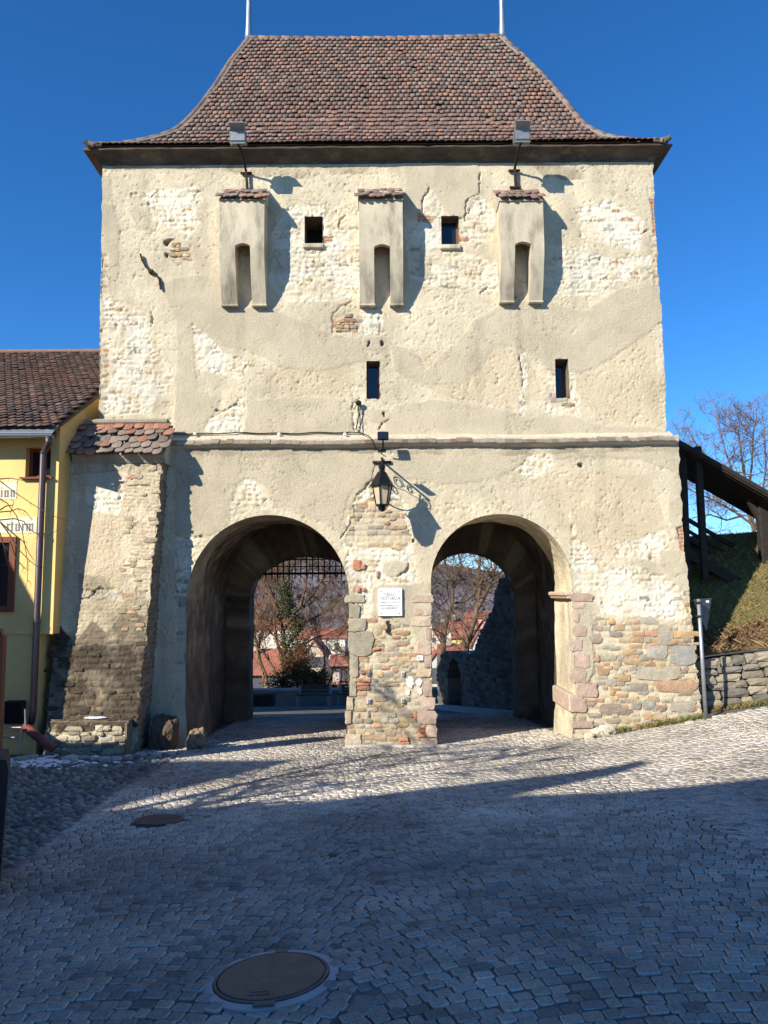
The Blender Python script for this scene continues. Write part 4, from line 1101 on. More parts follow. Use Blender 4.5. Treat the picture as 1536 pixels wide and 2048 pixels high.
# big stones, as they sit in the lower right corner of the wall
for q in [(1345, 1388, 1263, 1276, (.50, .33, .15)), (1340, 1354, 1278, 1288, (.46, .24, .13)), (1292, 1335, 1290, 1317, (.33, .31, .26)), (1340, 1392, 1290, 1330, (.36, .34, .30)), (1244, 1272, 1298, 1310, (.50, .34, .16)), (1246, 1280, 1316, 1328, (.48, .32, .16)), (1272, 1362, 1333, 1360, (.40, .36, .27)), (1310, 1392, 1360, 1384, (.44, .25, .14)), (1252, 1296, 1366, 1382, (.30, .26, .21)), (1234, 1260, 1348, 1362, (.46, .31, .16)), (1194, 1216, 1332, 1350, (.45, .30, .16)), (1200, 1240, 1408, 1428, (.30, .23, .18)), (1216, 1262, 1418, 1428, (.28, .22, .17)), (1262, 1282, 1402, 1418, (.27, .25, .21)), (1286, 1310, 1400, 1418, (.30, .29, .26)), (1340, 1392, 1402, 1424, (.38, .35, .28)), (1352, 1402, 1424, 1442, (.42, .37, .28)), (1288, 1306, 1428, 1440, (.47, .30, .17)), (1306, 1332, 1428, 1440, (.46, .33, .20)), (1178, 1202, 1270, 1286, (.34, .24, .18)), (1216, 1230, 1240, 1248, (.46, .30, .15)), (1316, 1344, 1250, 1290, (.34, .31, .25))]:
    stone_at(*q[:4], YL + .012, .028, shade(q[4], .85, 1.1), lwall)
fill([(1195, 1255), (1300, 1240), (1390, 1265), (1402, 1445), (1160, 1470), (1165, 1400), (1192, 1350)], YL + .014, .42, .06, .13, .09, .26, lwall, PALW, .026)
fill([(712, 1262), (760, 1246), (815, 1262), (832, 1340), (832, 1488), (706, 1488), (722, 1330)], YL + .014, .38, .05, .11, .08, .24, lwall, PALW, .024)
fill([(705, 1010), (760, 990), (800, 1005), (818, 1085), (795, 1098), (690, 1090)], YL + .014, .22, .05, .09, .07, .17, lwall, PALW, .028)
# exposed stones higher up
fill([(335, 485), (352, 482), (376, 502), (380, 526), (350, 520)], YU + .02, .8, .05, .08, .07, .16, wall, PALW, .035)
fill([(666, 640), (712, 616), (720, 664), (666, 664)], YU + .015, .8, .05, .10, .08, .2, wall, PALW, .035)
fill([(1098, 786), (1142, 784), (1144, 812), (1108, 812)], YU + .015, .7, .05, .08, .07, .14, wall, PALW, .035)
# ---- buttress at the left of the left gateway
BYT, BYB = 13.60, 13.22
BTL, BTR = P(142, 925, BYT), P(326, 925, BYT); BBL, BBR = P(84, 1530, BYB), P(266, 1530, BYB)
LB = np.array([(BTL.x, BTL.z + .12), (BBL.x, BBL.z - .2)]); RB = np.array([(BTR.x, BTR.z + .12), (BBR.x, BBR.z - .2)])
def YBf(X, Z): return BYB + (BYT - BYB) * np.clip((Z - BBL.z) / (BTL.z - BBL.z), -.2, 1.2)
SPEC_B = [('tanwash', [(150, 940), (240, 940), (250, 1270), (140, 1270)]), ('white', [(165, 970), (245, 975), (230, 1030), (165, 1020)]), ('white', [(155, 1180), (250, 1170), (240, 1230), (155, 1240)]),
          ('course', [(255, 915), (345, 915), (330, 1080), (320, 1180), (300, 1270), (270, 1240), (268, 1100), (240, 1000)]),
          ('course', [(150, 1190), (230, 1200), (310, 1230), (300, 1290), (145, 1290)]),
          ('stone', [(80, 1275), (310, 1275), (300, 1540), (70, 1540)]),
          ('moss', [(80, 1300), (120, 1250), (150, 1285), (185, 1240), (215, 1265), (250, 1215), (285, 1235), (318, 1190), (310, 1290), (290, 1452), (80, 1452)]), ('stain', [(155, 1150), (250, 1150), (310, 1220), (300, 1290), (140, 1290)]), ('stain', [(140, 915), (335, 915), (335, 940), (140, 945)]),
          ('hole', [(180, 1180), (186, 1178), (186, 1182), (178, 1188)]), ('crack', [(155, 1200), (180, 1190), (195, 1172), (205, 1178)])]
buttress = wall_grid('buttress', YBf, BBL.z - .15, BTL.z + .1, LB, RB, .02, [], tower_paint(13.4, SPEC_B), MT['rubble'], tower, .03, 80)
def butt_side(E, sgn):
    zs = np.arange(BBL.z - .15, BTL.z + .11, .03); xs = np.interp(zs, *edge(E)); V = []; C = []; ny = 46
    yy0 = YBf(0, zs)
    Yg = yy0[:, None] + (YL + .1 - yy0)[:, None] * np.linspace(0, 1, ny)[None]; Zg = np.repeat(zs[:, None], ny, 1)
    ed, idn, idc = rubble_field(Yg, Zg, .085, .2, 45); k = np.clip(ed / .025, 0, 1)
    Xg = xs[:, None] + sgn * (.03 * k * idn - .02 + .02 * fbm(Yg, Zg, 5, 3, 96))
    Cc = np.where((ed > .012)[..., None], STONECOLS[(idc * 7.99).astype(int)] * .45, np.array((.26, .22, .17)))  # sides darker than the front: their shade is put into the stone colour
    V = np.stack([Xg, Yg, Zg], -1).reshape(-1, 3); i = np.arange((len(zs) - 1) * ny).reshape(len(zs) - 1, ny)[:, :-1].ravel(); Q = np.stack([i, i + 1, i + ny + 1, i + ny], 1)
    if sgn < 0: Q = Q[:, ::-1]
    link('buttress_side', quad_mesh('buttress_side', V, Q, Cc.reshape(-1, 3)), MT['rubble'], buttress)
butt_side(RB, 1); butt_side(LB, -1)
fb = lambda x, z: float(YBf(x, z)) + .012
for q, kp, pl in (([(240, 925), (322, 925), (300, 1180), (296, 1262), (240, 1262)], .16, [(.50, .40, .25), (.46, .37, .24), (.52, .43, .29), (.47, .28, .17)]),
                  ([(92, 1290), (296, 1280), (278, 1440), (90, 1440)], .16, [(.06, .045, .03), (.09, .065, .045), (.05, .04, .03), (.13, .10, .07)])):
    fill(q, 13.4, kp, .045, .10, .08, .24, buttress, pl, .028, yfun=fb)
# plinth
PA, PB = P(86, 1442, 12.98), P(252, 1442, 12.98); PC = P(86, 1530, 12.96)
PLL = np.array([(PA.x, PA.z + .1), (PA.x - .08, PC.z - .2)]); PLR = np.array([(PB.x, PB.z + .1), (PB.x + .02, PC.z - .2)])
pl_ = wall_grid('plinth', 13.12, PC.z - .15, PA.z, PLL, PLR, .02, [], tower_paint(13.12, [('stone', [(70, 1430), (270, 1430), (270, 1550), (70, 1550)]), ('moss', [(70, 1430), (270, 1430), (270, 1462), (70, 1468)])]), MT['rubble'], buttress, .02, 95)
m = MB(); m.box(((PA.x + PB.x) / 2, 13.12 + .2, PA.z - .045), (PB.x - PA.x + .03, .40, .05), None, (.15, .125, .09), .015); m.build('plinth_cap', MT['rubble'], buttress)
m = MB(); m.box((PB.x, 13.22, (PA.z + PC.z) / 2 - .1), (.03, .46, PA.z - PC.z + .1), None, (.22, .18, .13)); m.build('plinth_end', MT['rubble'], buttress)
fill([(90, 1448), (250, 1448), (250, 1512), (90, 1512)], 13.13, .6, .06, .12, .1, .3, buttress, [(.42, .36, .26), (.34, .30, .23), (.46, .41, .31), (.28, .24, .19)], .05)
# tiled weathering of the buttress
BYE = 13.46
EL, ER = P(136, 912, BYE), P(330, 900, BYE); TLp, TRp = P(196, 846, 14.0), P(334, 850, 14.0)
zt_ = (TLp.z + TRp.z) / 2; ze_ = (EL.z + ER.z) / 2; xe0, xe1 = EL.x, ER.x
m = MB(); m.prism([Vector((xe0 + .04, BYE + .04, ze_ - .02)), Vector((xe0 + .04, 14.02, zt_ - .03)), Vector((xe0 + .04, 14.02, ze_ - .16)), Vector((xe0 + .04, BYE + .12, ze_ - .16))], (xe1 - xe0 - .06, 0, 0), (.42, .36, .28))
bcap = m.build('weathering', MT['rubble'], buttress)
rr = random.Random(4); rows = []
for k in range(5):
    f = (k + 1) / 5; DB = 14.01 - BYE; rows.append(((xe0 + .0, BYE + DB * f, ze_ + (zt_ - ze_) * f), (xe1 + .03, BYE + DB * f, ze_ + (zt_ - ze_) * f), (0, DB, zt_ - ze_), math.hypot(DB, zt_ - ze_) / 5 * 1.6))
for (wch, mm, c) in tile_rows(rows, .172, 0, .045, rr, None, 3.0):
    f = (mm[2, 3] - ze_) / (zt_ - ze_)
    c = (lambda k_: tuple(q * k_ for q in (.34, .165, .11)))(rr.uniform(.75, 1.15)) if rr.random() < .10 + .5 * f * f else (lambda k_: tuple(q * k_ for q in (.25, .20, .165)))(rr.uniform(.6, 1.1))
    place('tile', tile_me[wch], mm, c, MT['tile'], bcap)
m = MB(); m.box(((TLp.x + TRp.x) / 2 - .1, 13.97, zt_ + .035), (TRp.x - TLp.x + .3, .12, .10), None, (.33, .29, .22), .03); m.build('mortar_fillet', MT['rubble'], bcap)
# ================================================================== lamps on the tower
def floodlight(px, pbase, label):
    """px: mast foot pixel; pbase: lamp head pixel"""
    yh = YU - .78
    foot = P(px[0], px[1], YU - .06); knee = P(px[0] - 2, px[1] - 38, YU - .07); head = P(pbase[0], pbase[1], yh)
    o = empty('floodlight', foot, label, 'floodlight', 'floodlights under the eaves')
    m = MB(); m.tube([foot, knee, knee.lerp(head, .55) + Vector((0, 0, .02)), head + Vector((0, .05, -.16))], .022, 8); m.tube([foot + Vector((.03, -.01, 0)), knee + Vector((.02, -.02, 0)), knee.lerp(head, .5), head + Vector((-.03, .06, -.16))], .009, 6); m.build('arm', MT['rustiron'], o)
    for z in (knee.z - .02, foot.z + .02):
        m = MB(); m.box((knee.x if z > foot.z + .1 else foot.x, YU - .045, z), (.22, .05, .03)); m.build('clamp', MT['rustiron'], o)
    # housing: curved back, glass to the front and down
    R = Matrix.Rotation(math.radians(22), 3, 'X'); w_ = .265
    prof = [(-.02, -.17), (-.05, -.13), (-.02, -.05), (.0, .03), (-.05, .10), (-.10, .155), (.06, .16), (.13, .10), (.15, 0), (.13, -.10), (.09, -.17)]
    m = MB(); pl = [head + R @ Vector((-w_ / 2, y, z)) for y, z in prof]; m.prism(pl, (w_, 0, 0)); m.build('housing', MT['lampgrey'], o)
    m = MB()
    for (z, y) in ((.165, -.03), (-.175, .03)): m.box(head + R @ Vector((0, y, z)), (w_ + .03, .16, .018), R)
    m.build('rim', MT['galv'], o)
    m = MB(); m.tube([head + R @ Vector((-w_ / 2 - .02, .05, 0)), head + R @ Vector((-w_ / 2 - .02, .08, -.2)), head + R @ Vector((w_ / 2 + .02, .08, -.2)), head + R @ Vector((w_ / 2 + .02, .05, 0))], .010, 6); m.build('yoke', MT['galv'], o)
    for sx in (-1, 1):
        m = MB(); m.box(head + R @ Vector((sx * .09, -.07, .172)), (.03, .05, .03), R); m.build('latch', MT['galv'], o)
    return o
floodlight((494, 381), (475, 266), 'grey floodlight on a bent arm above the left overhanging box')
floodlight((1031, 376), (1045, 263), 'grey floodlight on a bent arm above the right overhanging box')

# small black floodlight over the lantern
q = P(766, 872, 13.62)
o = empty('floodlight', q, 'small black square floodlight above the gateway lantern', 'floodlight')
m = MB(); m.box(q, (.20, .05, .165), Matrix.Rotation(math.radians(-12), 3, 'X'), bev=.015); m.build('housing', MT['blackplastic'], o)
m = MB(); m.box(q + Vector((0, -.03, 0)), (.165, .012, .13), Matrix.Rotation(math.radians(-12), 3, 'X')); m.build('pane', MT['glass'], o)
m = MB(); m.tube([q + Vector((0, .03, -.06)), q + Vector((0, .06, -.13)), P(766, 898, 13.8)], .014, 6); m.build('bracket', MT['rustiron'], o)

# wall lantern on a scrolled bracket
LY = YL - .72
top = P(764, 936, LY)
o = empty('wall_lantern', P(768, 1004, YL), 'black six-sided lantern hanging from a scrolled iron bracket between the arches', 'lantern')
br = MB()
wallp = Vector((top.x, YL - .03, top.z + .24))
br.bar((top.x, YL - .02, top.z + .30), (top.x, YL - .02, top.z - .55), .035, .03, (0, 1, 0))          # wall bar
tip = Vector((top.x, LY - .12, top.z + .16))
br.bar((top.x, YL - .03, wallp.z), tip, .024, .028)                                                    # horizontal arm
br.bar((top.x - .17, YL - .035, top.z + .22), (top.x + .17, YL - .035, top.z + .22), .03, .045); br.bar((top.x - .16, YL - .035, top.z - .42), (top.x + .10, YL - .035, top.z - .42), .03, .045)
def curve2(f, n=24): return [Vector((top.x, YL - .03 - f(t)[0], f(t)[1])) for t in np.linspace(0, 1, n)]
br.tube(curve2(lambda t: (.02 + .62 * math.sin(t * math.pi / 2), top.z - .50 + .60 * (1 - math.cos(t * math.pi / 2)) + .04)), .013, 6)
for (cy, cz, r0, ph, tr) in ((.26, top.z + .07, .10, 0, 1.6), (.46, top.z + .10, .06, 1, 1.5), (.20, top.z - .12, .07, 2, 1.4)):
    br.tube([Vector((top.x, YL - .03 - (cy + r0 * (1 - t * .6) * math.cos(ph + t * tr * 2 * math.pi)), cz + r0 * (1 - t * .6) * math.sin(ph + t * tr * 2 * math.pi))) for t in np.linspace(0, 1, 28)], .009, 5)
br.tube([Vector((top.x, LY - .06 + .07 * math.cos(a), top.z + .06 + .07 * math.sin(a))) for a in np.linspace(0, 2 * math.pi, 20)], .011, 6)
br.bar((top.x, LY - .16, top.z + .30), (top.x, LY + .10, top.z + .30), .15, .02)
br.build('bracket', MT['iron'], o, True)
zt = top.z
cx, cy = top.x, LY
m = MB(); m.lathe((cx, cy, zt), [(.028, .07), (.062, .05), (.062, .0), (.05, -.01), (.05, -.065), (.075, -.07), (.095, -.10), (.195, -.27), (.20, -.285), (.235, -.315), (.235, -.322)], 6, phase=.26); m.build('cap', MT['iron'], o)
m = MB(); zb = zt - .325; m.lathe((cx, cy, zb), [(.165, 0), (.108, -.315)], 6, phase=.26); glassb = m.build('glass', MT['amber'], o)
for k in range(6):
    a = .26 + k * math.pi / 3; m = MB(); m.bar((cx + .172 * math.cos(a), cy + .172 * math.sin(a), zb), (cx + .113 * math.cos(a), cy + .113 * math.sin(a), zb - .32), .018, .018, (math.cos(a), math.sin(a), 0)); m.build('glazing_bar', MT['iron'], o)
m = MB(); m.lathe((cx, cy, zb - .315), [(.122, 0), (.124, -.02), (.06, -.025), (.04, -.09), (.055, -.10), (.02, -.125)], 6, phase=.26); m.build('base', MT['iron'], o)
for k in range(6):
    a = .26 + k * math.pi / 3; m = MB(); m.tube([(cx + .11 * math.cos(a), cy + .11 * math.sin(a), zb - .33), (cx + .075 * math.cos(a), cy + .075 * math.sin(a), zb - .36), (cx + .055 * math.cos(a), cy + .055 * math.sin(a), zb - .42)], .008, 5); m.build('scroll', MT['iron'], o)
m = MB(); m.tube([(cx - .01, LY + .03, zt + .05), (cx - .12, LY + .2, zt + .1), (cx - .19, YL - .12, zt - .05), (cx - .17, YL - .1, zt - .2), (cx - .11, YL - .12, zt - .29)], .007, 5); m.build('cable', MT['blackplastic'], o)

# ================================================================== plaque
def text_mesh(s, size, ext=.001):
    c = bpy.data.curves.new('t', 'FONT'); c.body = s; c.size = size; c.align_x = 'CENTER'; c.align_y = 'CENTER'; c.extrude = ext; c.resolution_u = 2
    ob = bpy.data.objects.new('t', c); COL.objects.link(ob); dg = bpy.context.evaluated_depsgraph_get(); me = bpy.data.meshes.new_from_object(ob.evaluated_get(dg))
    bpy.data.objects.remove(ob); bpy.data.curves.remove(c); me.materials.clear(); return me
a = P(757, 1232, YL - .04); b = P(804, 1177, YL - .04); ctr = (a + b) / 2; pw, ph = b.x - a.x, b.z - a.z
o = empty('plaque', (ctr.x, YL, a.z), 'white marble plaque lettered Turnul Croitorilor on the central pier', 'plaque')
m = MB(); m.box((ctr.x, YL - .035, ctr.z), (pw, .05, ph), bev=.004); m.build('panel', MT['white'], o)
def put_text(s, size, cx, cz, wmax, parent, y):
    me = text_mesh(s, size); w_ = max(v.co.x for v in me.vertices) - min(v.co.x for v in me.vertices)
    t = bpy.data.objects.new('lettering', me); COL.objects.link(t); me.materials.append(MT['ink'])
    k = min(1.0, wmax / w_); t.matrix_basis = Matrix.Translation((cx, y, cz)) @ Matrix.Rotation(math.pi / 2, 4, 'X') @ Matrix.Diagonal((k, 1.15, 1, 1)); setparent(t, parent)
yt = YL - .0615
put_text('TURNUL', .075, ctr.x - .02, ctr.z + ph * .27, pw * .5, o, yt); put_text('CROITORILOR', .075, ctr.x, ctr.z + ph * .135, pw * .86, o, yt)
put_text('edificat in sec. al XIV-XV.', .038, ctr.x, ctr.z + .0, pw * .84, o, yt)
for k, zz in enumerate((-.11, -.21)):
    m = MB(); rr = random.Random(k + 3); x = -pw * .44
    while x < pw * .42:
        w_ = rr.uniform(.006, .016); m.box((ctr.x + x + w_ / 2, yt, ctr.z + ph * zz), (w_, .002, rr.choice((.016, .016, .024))), None); x += w_ + rr.choice((.005, .005, .005, .014))
    m.build('lettering', MT['ink'], o)
m = MB(); m.box((ctr.x - .01, yt, ctr.z - ph * .275), (.06, .002, .005)); m.build('rule', MT['ink'], o)
for sx in (-.39, .37):
    for sz in (-.41, .40):
        m = MB(); m.lathe((0, 0, 0), [(.010, 0), (.010, .006)], 8); sc = m.build('screw', MT['iron'], o); sc.matrix_basis = Matrix.Translation((ctr.x + sx * pw, YL - .060, ctr.z + sz * ph)) @ Matrix.Rotation(math.pi / 2, 4, 'X')
# little house sign, fixing plates and limewash blots on the pier
q = P(840, 1316, YL - .03); m = MB(); m.box(q, (.115, .02, .085), bev=.003); sg = m.build('small_sign', MT['white']); tag(sg, 'tiny white number sign on the pink blocks of the pier', 'sign')
m = MB(); m.box(q + Vector((-.022, -.0115, 0)), (.026, .002, .034)); m.box(q + Vector((.022, -.0115, .004)), (.03, .002, .006)); m.build('print', MT['ink'], sg)
m = MB(); m.box(q + Vector((-.022, -.0128, 0)), (.010, .001, .014)); m.build('print_gap', MT['white'], sg)
for (x, y) in ((736, 1348), (806, 1349), (738, 1403), (806, 1402)):
    q = P(x, y, YL - .03); m = MB(); m.box(q, (.045, .03, .07), bev=.004); pl2 = m.build('fixing_plate', MT['galv'], lwall)
    m = MB(); m.box(q + Vector((.004, .018, .004)), (.075, .012, .095), None, (.66, .60, .48), .01); m.build('mortar_pad', MT['rubble'], lwall)
for (x, y, s) in ((820, 1362, .10), (838, 1364, .075), (816, 1384, .05), (839, 1382, .06)):
    m = MB(); q = P(x, y, YL - .02); rr = random.Random(x); n = 26
    m.prism([q + Vector((s * .85 * rr.uniform(.55, 1.15) * math.cos(2 * math.pi * k / n), .008, s * rr.uniform(.6, 1.15) * math.sin(2 * math.pi * k / n) * (1.3 if k > n / 2 else 1))) for k in range(n)], (0, .02, 0), (.80, .77, .70)); m.build('mortar_blot', MT['rubble'], lwall)
q = P(776, 1256, YL - .01); m = MB(); m.box(q, (.03, .06, .20)); m.build('iron_cramp', MT['rustiron'], lwall)

# ================================================================== manhole and drain
mo = empty('manhole_cover', MAN, 'large oval-looking round iron manhole cover in the shaded foreground', 'manhole cover')
n = nrm_at(MAN.x, MAN.y) + np.array([-.015, 0, 0]); nv = Vector(n).normalized(); MAN = MAN + Vector((0, 0, .006)); RQ = Vector((0, 0, 1)).rotation_difference(nv).to_matrix()
def on_man(v): return MAN + RQ @ Vector(v)
def ringmesh(prof, n_=64):
    m = MB(); m.lathe((0, 0, 0), prof, n_); m.v = [tuple(on_man(v)) for v in m.v]; return m
ringmesh([(MR + .022, -.05), (MR + .022, -.004), (MR + .018, -.001), (MR + .008, -.001), (MR + .006, -.03)]).build('frame', MT['manhole'], mo)
ringmesh([(MR + .075, -.06), (MR + .075, -.012), (MR + .03, -.007), (MR + .021, -.02)]).build('mortar_collar', MT['concrete'], mo)
m = ringmesh([(MR, -.03), (MR, -.001), (MR - .004, .002), (MR - .05, .003)]); lid = m.build('lid', MT['manhole'], mo)
for (a, wd) in ((-math.pi / 2 + .0, .11), (math.pi / 2 - .0, .07)):
    c = Vector((math.cos(a) * (MR + .03) + .01, math.sin(a) * (MR + .035), .004)); m = MB(); m.box((0, 0, -.010), (wd, .05, .014), bev=.004); m.v = [tuple(on_man(Vector(v) + c)) for v in m.v]; m.build('hinge_lug', MT['manhole'], mo)
for (a, b, c_, d_) in ((-.03, -.20, .10, .006), (-.03, -.235, .10, .006), (-.078, -.217, .006, .04), (.018, -.217, .006, .04), (.04, -.215, .006, .05)):
    m = MB(); m.box((a, b, .0035), (c_, d_, .004)); m.v = [tuple(on_man(v)) for v in m.v]; m.build('raised_mark', MT['manhole'], lid)
gr = empty('drain_grate', GR, 'round cast iron drain grate among the setts at the left', 'drain grate')
m = MB(); n_ = 40
m.lathe((0, 0, 0), [(.255, -.06), (.255, .006), (.235, .006), (.232, -.05)], n_); m.v = [tuple(GR + Vector((v[0], v[1], v[2] - .07 * v[1] + .004))) for v in m.v]; m.build('frame', MT['manhole'], gr)
for k in range(15):
    x = -.21 + k * .03; L = math.sqrt(.232 ** 2 - x * x); m = MB(); m.box((x, 0, -.002), (.016, 2 * L, .02)); m.v = [tuple(GR + Vector((v[0], v[1], v[2] - .07 * v[1] + .004))) for v in m.v]; m.build('bar', MT['manhole'], gr)

# ================================================================== guard boulders at the left jamb
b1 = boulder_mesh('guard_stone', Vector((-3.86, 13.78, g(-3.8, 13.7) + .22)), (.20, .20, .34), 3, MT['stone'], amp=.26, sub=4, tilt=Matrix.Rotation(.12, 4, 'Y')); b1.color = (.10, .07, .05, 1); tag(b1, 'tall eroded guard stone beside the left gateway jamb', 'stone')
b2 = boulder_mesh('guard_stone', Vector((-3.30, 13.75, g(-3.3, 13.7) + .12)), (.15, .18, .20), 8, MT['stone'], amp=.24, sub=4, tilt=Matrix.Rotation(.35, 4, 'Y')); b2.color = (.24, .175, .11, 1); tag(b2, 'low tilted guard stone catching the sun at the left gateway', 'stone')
rr = random.Random(6)
for k, (px, py) in enumerate(((140, 1518), (168, 1516), (190, 1517), (210, 1519), (232, 1518), (255, 1514), (280, 1512), (310, 1510), (340, 1509), (100, 1505), (60, 1515), (45, 1520))):
    q = PG(px, py + 3); s = rr.uniform(.05, .085)
    b = boulder_mesh('loose_stone', q + Vector((0, 0, s * .3)), (s * 1.5, s, s * .7), 20 + k, MT['stone'], sub=2, amp=.2); v = rr.uniform(.3, .5); b.color = (v, v * .93, v * .8, 1)
    tag(b, 'loose pale rubble stone along the foot of the buttress', 'stone', 'loose stones at the buttress foot')
m = MB(); m.bar(PG(690, 1494) + Vector((0, -.02, .01)), PG(895, 1494) + Vector((0, -.02, .01)), .10, .06, (0, 0, 1), (.5, .48, .43), .012); kb = m.build('kerb_stone', MT['rubble']); tag(kb, 'flat grey kerb stone at the foot of the central pier', 'kerb')

# ================================================================== yellow house
HY = 13.1
hx1 = P(117, 950, HY).x; hx0 = -9.6; zj = P(105, 1268, HY).z; zev = P(60, 868, HY).z; zgr = g(-5.5, HY) - .4
house = empty('yellow_house', (-7, HY, g(-5.5, HY)), 'yellow plastered house with brown tiled roof beside the tower', 'house')
def plane_wall(name, Y, x0, x1, z0, z1, holes, depth, mt, mt_rev, parent):
    m = MB(); xs = sorted({x0, x1} | {v for h in holes for v in h[:2]}); zs = sorted({z0, z1} | {v for h in holes for v in h[2:]})
    for a, b in zip(xs[:-1], xs[1:]):
        for c, d in zip(zs[:-1], zs[1:]):
            mx, mz = (a + b) / 2, (c + d) / 2
            if any(h[0] < mx < h[1] and h[2] < mz < h[3] for h in holes): continue
            m.add([(a, Y, c), (b, Y, c), (b, Y, d), (a, Y, d)], [(0, 1, 2, 3)])
    wl = m.build(name, mt, parent)
    if holes:
        rv = MB()
        for (a, b, c, d) in holes:
            y2 = Y + depth
            rv.add([(a, Y, c), (a, Y, d), (a, y2, d), (a, y2, c)], [(0, 1, 2, 3)]); rv.add([(b, Y, c), (b, Y, d), (b, y2, d), (b, y2, c)], [(3, 2, 1, 0)])
            rv.add([(a, Y, d), (b, Y, d), (b, y2, d), (a, y2, d)], [(0, 1, 2, 3)]); rv.add([(a, Y, c), (b, Y, c), (b, y2, c), (a, y2, c)], [(3, 2, 1, 0)])
            rv.add([(a, y2, c), (b, y2, c), (b, y2, d), (a, y2, d)], [(0, 1, 2, 3)])
        rv.build('reveal', mt_rev, parent)
    return wl
w1 = (P(50, 955, HY).x, P(100, 955, HY).x, P(70, 955, HY).z, P(70, 895, HY).z)
w2_ = (P(-70, 1224, HY).x, P(28, 1224, HY).x, P(0, 1224, HY).z, P(0, 1074, HY).z)
plane_wall('wall', HY, hx0, hx1, zj, zev + .05, [w1], .22, MT['yellow'], MT['ochre_shade'], house)
plane_wall('lower_wall', HY + .02, hx0, hx1 - .22, zgr, zj, [], .1, MT['yellow'], MT['ochre_shade'], house)
m = MB(); m.add([(hx0, HY, zj), (hx1, HY, zj), (hx1, HY + .4, zj), (hx0, HY + .4, zj)], [(3, 2, 1, 0)]); m.build('jetty_soffit', MT['ochre_shade'], house)
# right side wall, upper and lower, following the roof slope
EY = 12.78; EZ = P(60, 852, EY).z; RYh = 17.7; RZh = P(100, 704, RYh).z
def slope_z(y): return EZ + (RZh - EZ) * (y - EY) / (RYh - EY)
m = MB(); m.add([(hx1, HY, zj), (hx1, RYh, zj), (hx1, RYh, RZh - .05), (hx1, HY, slope_z(HY) - .06)], [(0, 1, 2, 3)]); m.build('side_wall', MT['ochre_shade'], house)
m = MB(); m.add([(hx1 - .22, HY + .02, zgr), (hx1 - .22, 14.2, zgr), (hx1 - .22, 14.2, zj), (hx1 - .22, HY + .02, zj)], [(0, 1, 2, 3)]); m.build('side_wall', MT['ochre_shade'], house)
# eaves board, roof slab, tiles
m = MB(); m.box(((hx0 + hx1) / 2, HY - .03, zev + .02), (hx1 - hx0 - .1, .05, .16)); m.build('eaves_board', MT['woodred'], house)
xv = P(113, 850, EY).x
m = MB(); m.prism([Vector((hx0, EY + .02, EZ - .05)), Vector((hx0, RYh, RZh - .06)), Vector((hx0, RYh, RZh - .20)), Vector((hx0, EY + .02, EZ - .10))], (hx1 + .04 - hx0, 0, 0), (.10, .07, .05)); hroof = m.build('roof', MT['tile'], house)
m = MB(); m.prism([Vector((hx0, RYh + .002, RZh - .06)), Vector((hx0, RYh + 3.3, EZ)), Vector((hx0, RYh + 3.3, EZ - .15)), Vector((hx0, RYh + .002, RZh - .2))], (hx1 - .06 - hx0, 0, 0), (.16, .09, .06)); m.build('roof_back', MT['tile'], house)
rows = []; NH = 36
for k in range(NH):
    f = (k + 1) / NH; y = EY + (RYh - EY) * f; z = EZ + (RZh - EZ) * f - .035; rows.append(((hx0, y, z), (hx1 + .05, y, z), (0, RYh - EY, RZh - EZ), math.hypot(RYh - EY, RZh - EZ) / NH * 1.25))
rr = random.Random(14); ht = tile_rows(rows, .145, 0, .028, rr, lambda j: .38 if rr.random() > .06 else 0)
scatter('roof_tiles', [template(t) for t in TILE], [t[0] for t in ht], [t[1] for t in ht], [t[2] for t in ht], MT['tile'], hroof)
m = MB(); m.tube([(hx0, RYh, RZh), (hx1 + .02, RYh, RZh)], .07, 8, True, (.22, .13, .09)); m.build('ridge_cap', MT['tile'], hroof)
for px in (22, 52, 80, 110, 138):
    q = P(px, 822, EY + .62); q.z = slope_z(q.y) + .03; m = MB(); m.bar(q + Vector((0, .06, .02)), q + Vector((0, -.06, -.02)), .025, .02); m.bar(q + Vector((0, -.05, -.01)), q + Vector((0, -.05, .10)), .03, .012); m.build('snow_guard', MT['iron'], hroof)
# zinc gutter, flashing, downpipe
gy, gz = EY - .05, P(60, 868, EY - .05).z
m = MB(); prof = [Vector((hx0, gy + .065 * math.cos(a), gz + .065 * math.sin(a))) for a in np.linspace(math.pi, 2 * math.pi, 9)] + [Vector((hx0, gy + .057 * math.cos(a), gz + .057 * math.sin(a))) for a in np.linspace(2 * math.pi, math.pi, 9)]
xg = P(106, 868, gy).x; m.prism(prof, (xg - hx0, 0, 0)); m.tube([(hx0, gy - .063, gz + .004), (xg, gy - .063, gz + .004)], .011, 6); m.build('gutter', MT['zinc'], house)
m = MB(); m.prism([Vector((hx0, gy - .02, gz + .02)), Vector((hx0, EY + .16, EZ + .06)), Vector((hx0, EY + .16, EZ + .05)), Vector((hx0, gy - .02, gz + .01))], (xg - hx0, 0, 0)); m.build('flashing', MT['zinc'], house)
dp = MB(); dy = HY - .10
dp.tube([P(97, 872, gy), P(97, 888, gy), P(88, 902, dy), P(87, 910, dy), P(66, 1425, dy), P(62, 1448, dy)], .055, 12); dpo = dp.build('downpipe', MT['pipe'], house, True)
for py, px in ((905, 87.5), (1068, 81), (1245, 73.5)):
    m = MB(); q = P(px, py, dy); m.lathe(q, [(.062, -.012), (.062, .012)], 12); m.build('pipe_bracket', MT['pipe'], dpo)
rp = MB(); A = P(48, 1452, dy - .1); B = P(106, 1498, dy - .25); rp.tube([A, B], .07, 14); rpo = rp.build('drain_spout', MT['redpipe'], None, True); tag(rpo, 'dull red pipe lying slanted at the foot of the downpipe', 'pipe')
